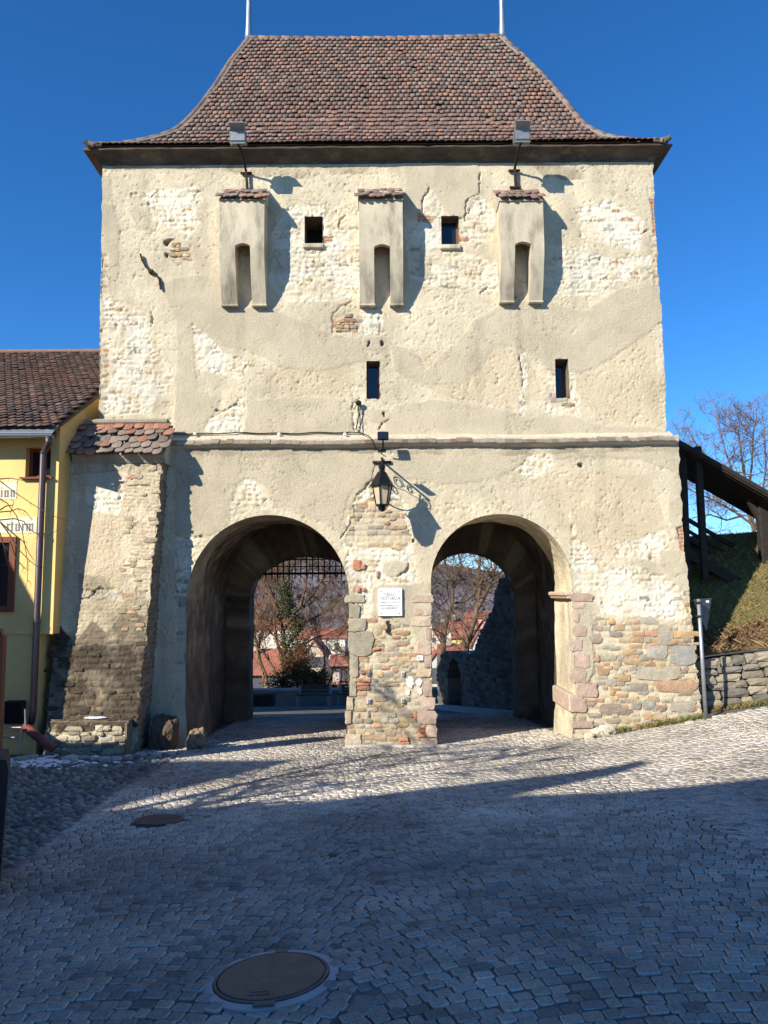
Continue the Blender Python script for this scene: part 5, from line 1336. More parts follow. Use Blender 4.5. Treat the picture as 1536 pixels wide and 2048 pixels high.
# windows of the house
def hwin(h, Y, fw, name, mull):
    a, b, c, d = h; fr = MB()
    fr.box((a + fw / 2, Y, (c + d) / 2), (fw, .06, d - c)); fr.box((b - fw / 2, Y, (c + d) / 2), (fw, .06, d - c)); fr.box(((a + b) / 2, Y, d - fw / 2), (b - a - 2 * fw, .06, fw)); fr.box(((a + b) / 2, Y, c + fw / 2), (b - a - 2 * fw, .06, fw))
    f = fr.build('window', MT['woodred'], house)
    pn = MB(); pn.box(((a + b) / 2, Y + .01, (c + d) / 2), (b - a - 2 * fw, .01, d - c - 2 * fw)); pn.build('pane', MT['glass'], f)
    for x in mull:
        m = MB(); m.box((a + (b - a) * x, Y - .01, (c + d) / 2), (.03, .05, d - c - 2 * fw)); m.build('mullion', MT['woodred'], f)
    return f
f1 = hwin(w1, HY + .17, .055, 'w', (.5,))
m = MB(); m.box(((w1[0] + w1[1]) / 2, HY - .02, w1[2] - .015), (w1[1] - w1[0] + .12, .12, .03), None, (1, 1, 1)); m.build('sill', MT['woodred'], house)
# lower big window sits on the wall face with a red surround
ls = MB(); a, b, c, d = w2_; fw = .10
for (cx_, cz_, dx_, dz_) in ((b - fw / 2, (c + d) / 2, fw, d - c), (a + fw / 2, (c + d) / 2, fw, d - c), ((a + b) / 2, d - fw / 2, b - a - 2 * fw, fw), ((a + b) / 2, c + fw / 2, b - a - 2 * fw, fw)): ls.box((cx_, HY - .02, cz_), (dx_, .07, dz_))
f2 = ls.build('window', MT['woodred'], house)
m = MB(); m.box(((a + b) / 2, HY - .004, (c + d) / 2), (b - a - 2 * fw, .012, d - c - 2 * fw)); m.build('pane', MT['glass'], f2)
for fx in (.33, .66, .93):
    m = MB(); m.box((a + (b - a) * fx, HY - .015, (c + d) / 2), (.035, .03, d - c - 2 * fw)); m.build('mullion', MT['bitumen'], f2)
m = MB(); m.box((a + (b - a) * .5, HY - .016, c + (d - c) * .62), (b - a - 2 * fw, .03, .03)); m.build('mullion', MT['bitumen'], f2)
# blackletter lettering on pale panels
def minim(m, x, z, h, w_, Y, top_=True, foot=True):
    m.prism([Vector((x, Y, z + .10 * h)), Vector((x + w_ * .55, Y, z)), Vector((x + w_ * 1.25, Y, z + .14 * h)), Vector((x + w_, Y, z + .24 * h)), Vector((x + w_, Y, z + .84 * h)), Vector((x + w_ * 1.1, Y, z + .90 * h)), Vector((x + w_ * .45, Y, z + h)), Vector((x - w_ * .25, Y, z + .86 * h)), Vector((x, Y, z + .76 * h))], (0, .004, 0))
def blackletter(txt, x, z, h, Y, parent, pitch):
    w_ = pitch * .56
    def hair(m, x0, z0, x1, z1): m.bar((x0, Y + .002, z0), (x1, Y + .002, z1), .003, pitch * .16, (0, 1, 0))
    for ch in txt:
        m = MB(); k = dict(i=1, o=2, n=2, r=1, t=1, u=2, m=3)[ch]
        for q in range(k): minim(m, x + q * pitch, z, h * (1.18 if ch == 't' else 1.0), w_, Y)
        if ch in 'nmo':
            for q in range(k - 1): m.bar((x + q * pitch + w_ * .8, Y + .0022, z + h * .80), (x + (q + 1) * pitch + w_ * .4, Y + .0022, z + h * .93), .003, h * .09, (0, -1, 0))
        if ch in 'uo':
            for q in range(k - 1): m.bar((x + q * pitch + w_ * .6, Y + .0022, z + h * .07), (x + (q + 1) * pitch + w_ * .3, Y + .0022, z + h * .18), .003, h * .09, (0, -1, 0))
        if ch == 'i': m.prism([Vector((x + w_ * .5, Y, z + 1.14 * h)), Vector((x + w_ * 1.1, Y, z + 1.24 * h)), Vector((x + w_ * .5, Y, z + 1.34 * h)), Vector((x - w_ * .1, Y, z + 1.24 * h))], (0, .004, 0))
        if ch == 'r': m.prism([Vector((x + w_ * 1.0, Y - .0004, z + .84 * h)), Vector((x + w_ * 1.7, Y - .0004, z + .70 * h)), Vector((x + w_ * 2.1, Y - .0004, z + .86 * h)), Vector((x + w_ * 1.5, Y - .0004, z + .98 * h))], (0, .004, 0))
        if ch == 't': m.box((x + w_ * .6, Y + .0015, z + .86 * h), (w_ * 2.1, .004, h * .10))
        m.build('letter', MT['letter'], parent)
        x += k * pitch + pitch * (.55 if ch in 'rt' else .35)
LYh = HY - .012
for (bx, txt, pit, hgt, pad) in (((-12, 34, 998, 962), 'ion', 5.4, 16, 0), ((-14, 74, 1066, 1034), 'rturm', 5.6, 17, 0)):
    a = P(bx[0], bx[2], HY - .006); b = P(bx[1], bx[3], HY - .006); m = MB(); m.box(((a.x + b.x) / 2, HY - .005, (a.z + b.z) / 2), (b.x - a.x, .005, b.z - a.z)); pnl = m.build('sign_panel', MT['pale'], house)
    px1 = HY * .99 / F
    n_ = dict(ion=5 * pit + 3 * pit * .35, rturm=8 * pit + pit * (.55 * 3 + .35 * 2))[txt]
    xs_ = P(33 if txt == 'ion' else 70, bx[2], LYh).x - n_ * px1
    blackletter(txt, xs_, P(10, 995 if txt == 'ion' else 1063, LYh).z, hgt * px1, LYh, pnl, pit * px1)
# things at the foot of the house
q = P(30, 1424, HY - .06); m = MB(); m.box(q, (.30, .14, .37), bev=.01); cb = m.build('meter_cabinet', MT['bitumen']); tag(cb, 'dark grey metal cabinet low on the yellow house wall', 'cabinet')
m = MB(); m.box(q + Vector((0, -.072, 0)), (.26, .008, .33)); m.build('door', MT['blackplastic'], cb)
hd = MB(); A = P(42, 1455, 12.75); hd.tube([P(-30, 1455, 12.75), A, P(40, 1503, 12.75)], .017, 8); hd.tube([P(-30, 1474, 12.75), P(41, 1475, 12.75)], .015, 8); hd.tube([P(50, 1418, 12.85), P(52, 1490, 12.85)], .014, 8); ho = hd.build('handrail', MT['galv']); tag(ho, 'grey tubular handrail at the foot of the yellow house', 'handrail')
pp = PG(-20, 1505); m = MB(); A = P(-40, 1268, 11.2); B = P(11, 1268, 11.2); m.box(((A.x + B.x) / 2, 11.2, (A.z + g(-5.6, 11.2)) / 2), (B.x - A.x, .16, A.z - g(-5.6, 11.2)), None, (1, 1, 1), .03); m.tube([(B.x - .16, 11.2, A.z + .01), (B.x - .05, 11.2, A.z + .03)], .05, 8); pt = m.build('gate_post', MT['woodred']); tag(pt, 'tall dark red post at the left edge in front of the yellow house', 'post')
B = P(24, 1517, 6.25); zb_ = g(B.x, 6.25) - .05; m = MB(); m.prism([Vector((B.x - .5, 6.2, zb_)), Vector((B.x - .04, 6.2, zb_)), Vector((B.x, 6.2, B.z - .09)), Vector((B.x - .02, 6.2, B.z)), Vector((B.x - .5, 6.2, B.z + .015))], (-.20, .45, 0)); pt2 = m.build('low_pier', MT['bitumen']); tag(pt2, 'low dark brown masonry pier at the lower left edge', 'pier')

# ---- snow remnants
def snow_patch(px, py, n_, sx, sy, seed, label, z=None, Y=None):
    rr = random.Random(seed); m = MB()
    for k in range(n_):
        if Y is None: q = PG(px + rr.gauss(0, sx), py + rr.gauss(0, sy)); 
        else: q = P(px + rr.gauss(0, sx), py, Y); q.z = z; q.y += rr.uniform(0, .1)
        s = rr.uniform(.02, .075); nn_ = 9; h_ = rr.uniform(.012, .022); ph = rr.random() * 6
        ring = [q + Vector((s * 1.7 * rr.uniform(.6, 1.1) * math.cos(ph + 2 * math.pi * i / nn_), s * rr.uniform(.6, 1.1) * math.sin(ph + 2 * math.pi * i / nn_), .006)) for i in range(nn_)]
        base = len(m.v); m.add(ring + [q + Vector((0, 0, h_ + .012))], [(i, (i + 1) % nn_, nn_) for i in range(nn_)])
    o = m.build('snow_patch', MT['snow'], None, True, 'stuff'); tag(o, label, 'snow'); return o
snow_patch(70, 1526, 150, 30, 4.5, 1, 'thin remnant of old snow on the cobbles under the red pipe')
snow_patch(190, 1522, 14, 40, 5, 2, 'scattered specks of snow in front of the buttress')
snow_patch(182, 1440, 12, 6, 0, 3, 'small strip of snow on the buttress plinth', PA.z, 13.18)
# ================================================================== right side: retaining wall, bank, covered stair, sign
WA = Vector((float(np.interp(.5, *edge(RL))) + .02, 14.62, 0)); WB_ = Vector((10.6, 13.35, 0))
rwall = empty('retaining_wall', ((WA.x + WB_.x) / 2, 14, g(7, 13.9)), 'low dry stone retaining wall under the grassy bank', 'wall')
wd = (WB_ - WA).normalized(); wn = Vector((wd.y, -wd.x, 0)); wn = wn if wn.y < 0 else -wn
def wall_top(x): return P(1440, 1312, 14.4).z + .14 * (x - 6.2)
m = MB(); zb_ = g(WA.x, 14.3) - .5
m.prism([Vector((WA.x, WA.y + .05, zb_)), Vector((WB_.x, WB_.y + .05, zb_)), Vector((WB_.x, WB_.y + .05, wall_top(WB_.x) - .05)), Vector((WA.x, WA.y + .05, wall_top(WA.x) - .05))], (0, .4, 0), (.14, .12, .09)); m.build('core', MT['rubble'], rwall)
rr = random.Random(51); Lw = (WB_ - WA).length; z = -.45; hgt = 0
STR = [stone_template(300 + i, .5, .12) for i in range(6)]; str_me = [t.mesh('stone') for t in STR]
s_ang = math.atan2(wd.y, wd.x)
zrow = g(6.2, 14.3) - .15
while zrow < wall_top(10.5):
    hh = rr.uniform(.10, .19); s = rr.uniform(-.1, 0)
    while s < Lw:
        ww = rr.uniform(.18, .48); c = WA + wd * (s + ww / 2); gz = g(c.x, c.y - .1)
        zc = zrow + hh / 2 + .16 * (c.x - 5.8)
        if gz - .12 < zc < wall_top(c.x) + .02:
            v = rr.uniform(.75, 1.25); col = rr.choice([(.22, .195, .15), (.19, .17, .135), (.25, .21, .145), (.17, .155, .13), (.28, .24, .18)])
            X = np.array([wd.x, wd.y, .16]) * ww * .96; m4 = basis((c.x, c.y + rr.uniform(-.03, .03), zc), X, np.array([-wn.x, -wn.y, 0]) * rr.uniform(.07, .12), np.array([0, 0, hh * rr.uniform(.86, .97)]))
            place('stone', str_me[rr.randrange(6)], m4, tuple(q * v for q in col), MT['stone'], rwall)
        s += ww
    zrow += hh
# grassy bank
def bank_z(X, Y):
    yl = WA.y + (X - WA.x) * wd.y / wd.x + .1
    d = np.clip(Y - yl, 0, 50); wt = wall_top(0) + .14 * X
    zz = wt + .02 + d * .60
    cap = 3.15 + .05 * np.minimum(X - 6, 12) + .04 * (Y - 18)
    return np.minimum(zz, cap) + .05 * fbm(X, Y, 1.3, 3, 71) * np.clip(d, 0, 1) 
xs = np.arange(5.3, 26, .14); ys = np.arange(0, 1, .012)
Xg = np.repeat(xs[None], len(ys), 0); yl = WA.y + (xs - WA.x) * wd.y / wd.x + .1; Yg = yl[None] + ys[:, None] * 34
V = np.stack([Xg, Yg, bank_z(Xg, Yg)], -1).reshape(-1, 3); nx = len(xs); i = np.arange((len(ys) - 1) * nx).reshape(len(ys) - 1, nx)[:, :-1].ravel()
bank = link('bank', quad_mesh('bank', V, np.stack([i, i + 1, i + nx + 1, i + nx], 1)), MT['soil'], None, True); bank['kind'] = 'structure'; bank['label'] = 'grassy bank rising behind the retaining wall'
def blades(name, pts, hmin, hmax, cols, label, kindlabel, seed, lean=.5):
    rg = np.random.default_rng(seed); n = len(pts); pts = np.asarray(pts, float)
    a = rg.uniform(0, 2 * np.pi, n); h = rg.uniform(hmin, hmax, n); w_ = rg.uniform(.0025, .006, n); le = rg.uniform(.1, lean, n) * h; b = rg.uniform(0, 2 * np.pi, n)
    d = np.stack([np.cos(a), np.sin(a), 0 * a], 1) * w_[:, None]; L = np.stack([np.cos(b) * le, np.sin(b) * le, h], 1)
    V = np.stack([pts - d, pts + d, pts + L * .6 + d * .6 + np.array([0, 0, .0]), pts + L], 1); V[:, 2] = pts + L * np.array([.35, .35, .6]) + d * .7
    c = np.asarray(cols)[rg.integers(0, len(cols), n)] * rg.uniform(.6, 1.35, n)[:, None]; C = np.repeat(c[:, None], 4, 1)
    st = np.arange(n) * 4; me = np_mesh(name, V.reshape(-1, 3), st, np.full(n, 4), np.arange(n * 4), C.reshape(-1, 3))
    o = link(name, me, MT['grass'], None, False, 'stuff'); o['label'] = label; o['category'] = kindlabel; return o
rg = np.random.default_rng(3); n = 60000
bx = rg.uniform(5.6, 12.5, n); by = WA.y + (bx - WA.x) * wd.y / wd.x + .02 + rg.uniform(0, 1, n) ** 1.4 * 4.6
dens = fbm(bx, by, .9, 3, 5); t = by - (WA.y + (bx - WA.x) * wd.y / wd.x); keep = (dens + .15 + .35 * rg.uniform(-1, 1, n) > -.15)
bx, by = bx[keep], by[keep]; bz = bank_z(bx, by)
near_e = (by - (WA.y + (bx - WA.x) * wd.y / wd.x)) < .75 + .25 * fbm(bx, by, 1.5, 2, 8)
blades('grass', np.stack([bx, by, bz], 1)[~near_e], .03, .085, [(.19, .19, .05), (.24, .21, .07), (.28, .22, .09), (.14, .155, .045)], 'short green and straw coloured grass on the sunny bank', 'grass', 1, 1.6)
blades('dry_grass', np.stack([bx, by, bz], 1)[near_e], .05, .16, [(.20, .125, .06), (.17, .10, .05), (.25, .17, .085), (.13, .085, .04)], 'withered brown grass overhanging the stone wall', 'grass', 2, 2.0)
n = 5200; s = rg.uniform(0, 1, n); fx = 3.4 + s * 6.4; fy = np.where(fx < WA.x, 13.93 - .0 * fx, WA.y + (fx - WA.x) * wd.y / wd.x - .05) - np.abs(rg.normal(0, .09, n)) - .02
dn = vn(fx * 2.3, fy * 0, 6); kp = (dn > .45) | (fx > 5.4); fx, fy = fx[kp], fy[kp]
blades('verge_grass', np.stack([fx, fy, G(fx, fy)], 1), .03, .11, [(.10, .17, .03), (.14, .18, .04), (.24, .17, .08), (.28, .15, .08)], 'thin tufts of grass and dead leaves along the wall foot', 'grass', 4, 1.2)
# stones by the verge
for k, (px, py) in enumerate(((1378, 1447), (1430, 1438), (1425, 1425), (1500, 1423), (1475, 1428), (1462, 1412))):
    q = PG(px, py); s = random.Random(k).uniform(.03, .055); b = boulder_mesh('verge_stone', q + Vector((0, -.02, s * .3)), (s * 1.5, s, s * .7), 50 + k, MT['stone'], sub=2, amp=.2); b.color = (.5, .46, .38, 1); tag(b, 'small pale stone lying in the verge grass by the retaining wall', 'stone', 'small stones in the verge')
for k, (px, py, s) in enumerate(((1195, 1474, .10), (1215, 1470, .12), (1180, 1478, .07))):
    q = PG(px, py); b = boulder_mesh('corner_stone', q + Vector((0, .03, s * .5)), (s * 1.2, s * .7, s), 70 + k, MT['stone'], sub=3, amp=.2); b.color = (.56, .50, .38, 1); tag(b, 'pale lump of stone at the foot of the right gateway jamb', 'stone', 'stone lumps by the right jamb')

# yield sign seen from behind
so_ = PG(1412, 1437); o = empty('road_sign', so_, 'triangular road sign seen from behind on a galvanised pole', 'road sign')
tp = P(1397, 1198, so_.y); m = MB(); m.tube([so_ - Vector((0, 0, .1)), tp], .032, 12); m.build('pole', MT['galv'], o, True)
m = MB(); sy = so_.y
m.prism([P(1386, 1199, sy + .02), P(1423, 1196, sy + .30), P(1413, 1262, sy + .18)], (.008, .012, 0)); m.build('sign_plate', MT['signback'], o)
for z in (-.06, -.30):
    m = MB(); m.box(tp + Vector((0, 0, z)), (.10, .10, .03)); m.build('clamp', MT['rustiron'], o)
m = MB(); q = P(1415, 1203, so_.y - .12); m.box(q, (.05, .006, .035)); m.build('sticker', MT['white'], o)

# covered wooden stair
st = empty('covered_stair', (6.6, 16.6, bank_z(np.array(6.6), np.array(16.6)).item()), 'dark covered wooden stairway climbing beside the tower', 'stairway')
YA, YC = 15.95, 17.55
def rl(px, py, Y): return P(px, py, Y)
RA, RB_ = rl(1352, 880, YA), rl(1560, 999, YA); ext = RA + (RB_ - RA) * 2.6
sv = (ext - RA); m = MB(); pr = [RA, ext, ext + Vector((0, 0, -.10)), RA + Vector((0, 0, -.10))]
m.prism([p + Vector((0, 0, 0)) for p in pr], (0, YC - YA, 0)); m.build('roof', MT['wood'], st)
m = MB(); m.prism([p + Vector((0, -.03, .04)) for p in pr], (0, .028, 0)); m.build('fascia', MT['wood'], st)
sl_ = sv.z / sv.x
def on_line(p0, x): return p0.z + sl_ * (x - p0.x)
n_b = 14
for k in range(n_b):                                   # roof boards underneath
    yy = YA + .08 + k * (YC - YA - .1) / n_b; m = MB(); z0 = RA.z - .108; m.prism([Vector((RA.x, yy, z0)), Vector((ext.x, yy, z0 + sv.z)), Vector((ext.x, yy, z0 + sv.z - .012)), Vector((RA.x, yy, z0 - .012))], (0, .10, 0)); m.build('board', MT['wood'], st)
pf = rl(1398, 960, 16.2); pb = rl(1411, 1160, 16.2)
m = MB(); m.bar(Vector((pf.x, 16.2, RA.z - .1)), Vector((pf.x + .02, 16.2, pb.z)), .13, .13, (0, 1, 0), bev=.01); m.build('post', MT['wood'], st)
m = MB(); m.bar(Vector((rl(1368, 960, 16.3).x, 16.3, RA.z - .05)), Vector((rl(1372, 1100, 16.3).x, 16.3, 2.2)), .12, .12, (0, 1, 0)); m.build('post', MT['wood'], st)
p2 = rl(1524, 1020, 16.6); m = MB(); m.bar(Vector((p2.x, 16.6, on_line(RA, p2.x) - .05)), Vector((p2.x + .02, 16.6, 2.0)), .22, .20, (0, 1, 0), bev=.02)
m.build('post', MT['wood'], st)
m = MB(); m.bar(Vector((p2.x, 16.6, on_line(RA, p2.x) - .55)), Vector((p2.x - .30, 16.6, on_line(RA, p2.x - .3) - .1)), .10, .10, (0, 1, 0)); m.build('brace', MT['wood'], st)
for (py0, py1, Yr) in ((1034, 1095, 17.35), (1056, 1118, 17.35), (1072, 1134, 17.35)):
    a = rl(1366, py0, Yr); m = MB(); b = a + Vector((5, 0, 5 * sl_)); m.bar(a, b, .06, .09 if py0 < 1050 else .07); m.build('rail', MT['wood'], st)
for (py0, hh, Yr) in ((1102, .20, 16.25), (1095, .34, 17.5)):
    a = rl(1368, py0, Yr); m = MB(); m.bar(a, a + Vector((5.2, 0, 5.2 * sl_)), .08, hh); m.build('stringer', MT['wood'], st)
a = rl(1368, 1100, 16.3)
for k in range(13):
    x = a.x + .1 + k * .34; m = MB(); m.box((x, 16.9, a.z + sl_ * (x - a.x) + .04), (.30, 1.2, .05)); m.build('tread', MT['wood'], st)

# ================================================================== trees
def bare_tree(name, base, H, seed, label, cat='tree', group=None, trunk_r=.12, levels=5, spread=.55, lean=Vector((0, 0, 0)), fork=.25, nb=(2, 3), twig=.006, droop=0.0, col=(1, 1, 1), shrink=.72, first=.35):
    rr = random.Random(seed); root = empty(name, base, label, cat, group); tr = MB(); cr = MB()
    def grow(p, d, L, rad, lv):
        n_ = 4 if lv <= 1 else 3; pts = [p]; rs = [rad]; q = p.copy(); dd = d.copy()
        for k in range(n_):
            dd = (dd + Vector((rr.gauss(0, .13), rr.gauss(0, .13), rr.gauss(0, .08) + .05 - droop * lv * .12))).normalized(); q = q + dd * (L / n_); pts.append(q.copy()); rs.append(rad * (1 - .42 * (k + 1) / n_))
        mb = tr if lv <= 1 else cr; mb.tube(pts, rs, 7 if lv <= 1 else (5 if lv <= 2 else 3), False)
        if lv >= levels: return
        kids = rr.randint(*nb) + (1 if lv >= 2 else 0)
        for k in range(kids):
            t = 1.0 if k == 0 else rr.uniform(.35, .95); j = min(int(t * n_), n_ - 1); bp = pts[j].lerp(pts[j + 1], t * n_ - j) if t < 1 else pts[-1]
            ax = Vector((rr.gauss(0, 1), rr.gauss(0, 1), rr.gauss(0, .5))); ax = (ax - dd * ax.dot(dd)).normalized(); sp2 = spread * rr.uniform(.6, 1.25) * (.5 if k == 0 else 1)
            nd = (dd * math.cos(sp2) + ax * math.sin(sp2)).normalized()
            grow(bp, nd, L * shrink * rr.uniform(.8, 1.15), max(rs[min(j + 1, n_)] * (.78 if k == 0 else .58), twig), lv + 1)
    grow(Vector(base), (Vector((0, 0, 1)) + lean).normalized(), H * first, trunk_r, 0)
    t_ = tr.build('trunk', MT['bark'], root, True); c_ = cr.build('crown', MT['bark'], root)
    for ob in (t_, c_): ob.color = (*col, 1)
    return root, cr, tr
# tree at the left, out of the picture, whose twigs hang into it and whose shadow lies on the street
tl, _, _ = bare_tree('weeping_tree', Vector((-7.4, 4.6, g(-7.4, 4.6))), 7.2, 9, 'leafless weeping tree hanging its twigs in front of the yellow wall', trunk_r=.20, levels=5, spread=.6, droop=.3, lean=Vector((.10, .05, 0)), twig=.022, nb=(2, 4), first=.36)
rr = random.Random(8); tw = MB()
def twig(pts, r0): tw.tube([P(x, y, Y) for x, y, Y in pts], [r0 * (1 - .75 * k / (len(pts) - 1)) for k in range(len(pts))], 4)
TW = [[(-260, 760, 6.6), (-120, 900, 6.4), (0, 962, 6.3), (30, 985, 6.3), (60, 1005, 6.2), (100, 1030, 6.2), (138, 1042, 6.2)], [(-120, 900, 6.4), (-30, 990, 6.3), (0, 998, 6.2), (14, 1006, 6.2), (32, 1030, 6.2), (44, 1060, 6.2), (50, 1090, 6.2), (56, 1130, 6.2), (55, 1160, 6.2), (51, 1178, 6.2)],
      [(-90, 1000, 6.4), (0, 1024, 6.3), (22, 1022, 6.3), (36, 1017, 6.3), (50, 1022, 6.3), (60, 1034, 6.3), (64, 1042, 6.3)], [(-90, 1020, 6.5), (0, 1040, 6.4), (28, 1037, 6.4), (48, 1043, 6.4), (58, 1058, 6.4), (78, 1070, 6.4), (98, 1070, 6.4), (118, 1058, 6.4)],
      [(-60, 1010, 6.3), (0, 1044, 6.3), (20, 1070, 6.3), (28, 1083, 6.3), (40, 1102, 6.3), (60, 1122, 6.3), (76, 1134, 6.3), (88, 1136, 6.3)], [(0, 1044, 6.3), (30, 1070, 6.3), (46, 1082, 6.3), (58, 1106, 6.3), (70, 1124, 6.3)],
      [(-60, 1030, 6.2), (0, 1066, 6.2), (8, 1092, 6.2), (14, 1120, 6.2), (18, 1142, 6.2), (21, 1148, 6.2)], [(-60, 960, 6.5), (0, 958, 6.5), (20, 956, 6.5), (36, 959, 6.5), (54, 963, 6.5)], [(20, 1082, 6.3), (32, 1118, 6.3), (48, 1135, 6.3), (58, 1142, 6.3)], [(0, 1020, 6.2), (12, 1012, 6.2), (26, 1010, 6.2), (28, 1002, 6.2), (20, 998, 6.2)]]
for t in TW: twig(t, .0065)
for t in TW:
    for k in range(2, len(t) - 1):
        if rr.random() < .6: x, y, Y = t[k]; twig([(x, y, Y), (x + rr.uniform(-6, 8), y + rr.uniform(3, 9), Y), (x + rr.uniform(-8, 10), y + rr.uniform(8, 16), Y)], .0028)
tw.build('hanging_twigs', MT['bark'], tl).color = (.75, .6, .5, 1)

# ================================================================== behind the gate
# parapet
par = MB(); zb_ = g(0, 34) - .5; zt_ = P(560, 1383, 33.9).z
par.box((-4, 34.2, (zb_ + zt_) / 2), (26, .5, zt_ - zb_), None, (.30, .28, .24)); pw_ = par.build('parapet', MT['rubble']); tag(pw_, 'low grey stone parapet behind the benches', 'wall')
m = MB(); m.box((-4, 34.2, zt_ + .04), (26.1, .6, .08), None, (.36, .34, .30)); m.build('coping', MT['rubble'], pw_)
def bench(px0, px1, py, Y, rot, label):
    c = P((px0 + px1) / 2, py, Y); c.z = g(c.x, Y); L = P(px1, py, Y).x - P(px0, py, Y).x; o = empty('park_bench', c, label, 'bench', 'benches beyond the gate'); R = Matrix.Rotation(rot, 3, 'Z')
    def T(v): return c + R @ Vector(v)
    for sx in (-1, 1):
        m = MB()
        for (v, d) in (((sx * L * .46, -.22, .21), (.09, .09, .42)), ((sx * L * .46, .20, .40), (.09, .10, .80)), ((sx * L * .46, 0, .40), (.09, .46, .08))): m.box(T(v), d, R)
        m.build('leg', MT['concrete'], o)
    for k in range(4): m = MB(); m.box(T((0, -.20 + k * .12, .45)), (L * 1.0, .09, .04), R); m.build('seat_slat', MT['bench'], o)
    for k in range(3): m = MB(); m.box(T((0, .24, .56 + k * .115)), (L * .96, .03, .085), R); m.build('back_slat', MT['bench'], o)
bench(594, 662, 1408, 33.0, -.12, 'park bench with grey ends seen through the left arch'); bench(676, 742, 1402, 33.3, -.12, 'second bench half hidden behind the central pier')
q = P(528, 1412, 32.6); q.z = g(q.x, 32.6); m = MB(); m.box(q + Vector((0, 0, .25)), (.85, .7, .5), None, (1, 1, 1), .03); plo = m.build('planter', MT['bitumen']); tag(plo, 'dark boxed planter left of the park bench', 'planter')
for k in range(5): m = MB(); m.box(q + Vector((0, -.26 + k * .13, .52)), (.9, .10, .04)); m.build('lid_board', MT['bench'], plo)
# citadel wall seen through the right arch, with a small doorway
CA, CB = Vector((3.42, 19.32, 0)), Vector((1.93, 28.7, 0)); cw = empty('citadel_wall', (2.6, 24, g(2.6, 24)), 'dark stone wall with a small arched doorway beyond the right arch', 'wall')
cd = (CB - CA).normalized(); cl = (CB - CA).length
def proj(v):
    d = v - EYE; zc = d.dot(fwd); return 768 + F * d.dot(c_r) / zc, 1024 - F * d.dot(c_u) / zc
prof_px = [(865, 1316), (873, 1313), (884, 1305), (892, 1302), (920, 1303), (945, 1306), (950, 1294), (958, 1272), (968, 1250), (980, 1228), (988, 1218), (990, 1190), (996, 1170), (1004, 1158), (1020, 1145), (1060, 1120)]
tp_s = []; NS = 480; ss = np.linspace(0, cl, NS)
for s in ss:
    p = CA + cd * s; px, _ = proj(Vector((p.x, p.y, 1.5))); py = float(np.interp(px, [a for a, b in prof_px], [b for a, b in prof_px])); tp_s.append(P(px, py, p.y).z)
tp_s = np.array(tp_s) + .04 * fbm(ss, ss * 0, 3, 3, 3)
door_s = [None, None]
for s in ss:
    p = CA + cd * s; px, _ = proj(Vector((p.x, p.y, 1.0)))
    if px > 922: door_s[0] = s
    if px > 894: door_s[1] = s
pd = CA + cd * (sum(door_s) / 2); dzt = P(907, 1318, pd.y).z; dhw = (door_s[1] - door_s[0]) / 2; dsc = sum(door_s) / 2
nz = 110; S_, T_ = np.meshgrid(ss, np.linspace(0, 1, nz)); zlo = np.array([g((CA + cd * s).x, (CA + cd * s).y) - .3 for s in ss]); Zc = zlo[None] + (tp_s - zlo)[None] * T_
nrmw = Vector((-cd.y, cd.x, 0)); nrmw = nrmw if nrmw.x < 0 else -nrmw
ed, idn, idc = rubble_field(S_, Zc, .16, .38, 65); kk = np.clip(ed / .04, 0, 1); dsp = .05 * kk * idn + .03 * fbm(S_, Zc, 3, 3, 6)
V = np.stack([CA.x + cd.x * S_ + nrmw.x * dsp, CA.y + cd.y * S_ + nrmw.y * dsp, Zc], -1)
sp = dzt - dhw * 1.0; ins = np.where(Zc > sp, np.hypot((S_ - dsc), (Zc - sp) * dhw / (dzt - sp)) < dhw, np.abs(S_ - dsc) < dhw)
V[ins] -= np.array([nrmw.x, nrmw.y, 0]) * .7
Cc = np.where((ed > .015)[..., None], np.array((.10, .093, .082)) * (.5 + 1.0 * idc)[..., None], np.array((.12, .113, .10)))
i = np.arange((nz - 1) * NS).reshape(nz - 1, NS)[:, :-1].ravel(); Q = np.stack([i, i + NS, i + NS + 1, i + 1], 1)
link('masonry', quad_mesh('masonry', V.reshape(-1, 3), Q, Cc.reshape(-1, 3)), MT['rubble'], cw)
m = MB()
for k in range(NS - 1):
    a = CA + cd * ss[k]; b = CA + cd * ss[k + 1]; off = -nrmw * .6
    m.add([Vector((a.x, a.y, tp_s[k])), Vector((b.x, b.y, tp_s[k + 1])), Vector((b.x, b.y, tp_s[k + 1])) + off, Vector((a.x, a.y, tp_s[k])) + off], [(0, 1, 2, 3)], (.26, .24, .2))
a = CB; m.add([Vector((a.x, a.y, zlo[-1])), Vector((a.x, a.y, tp_s[-1])), Vector((a.x, a.y, tp_s[-1])) - nrmw * .6, Vector((a.x, a.y, zlo[-1])) - nrmw * .6], [(0, 1, 2, 3)], (.3, .28, .24))
m.build('wall_head', MT['rubble'], cw)
# raised footway along it
m = MB(); fo = nrmw * .75; m.prism([Vector((CA.x, CA.y, g(CA.x, CA.y) - .3)), Vector((CA.x, CA.y, g(CA.x, CA.y) + .10)), Vector((CA.x, CA.y, g(CA.x, CA.y) + .10)) + fo, Vector((CA.x, CA.y, g(CA.x, CA.y) - .3)) + fo], cd * 13 + Vector((0, 0, g(1.5, 32) - g(CA.x, CA.y))), (.5, .5, .5)); fw_ = m.build('footway', MT['concrete']); fw_['kind'] = 'structure'

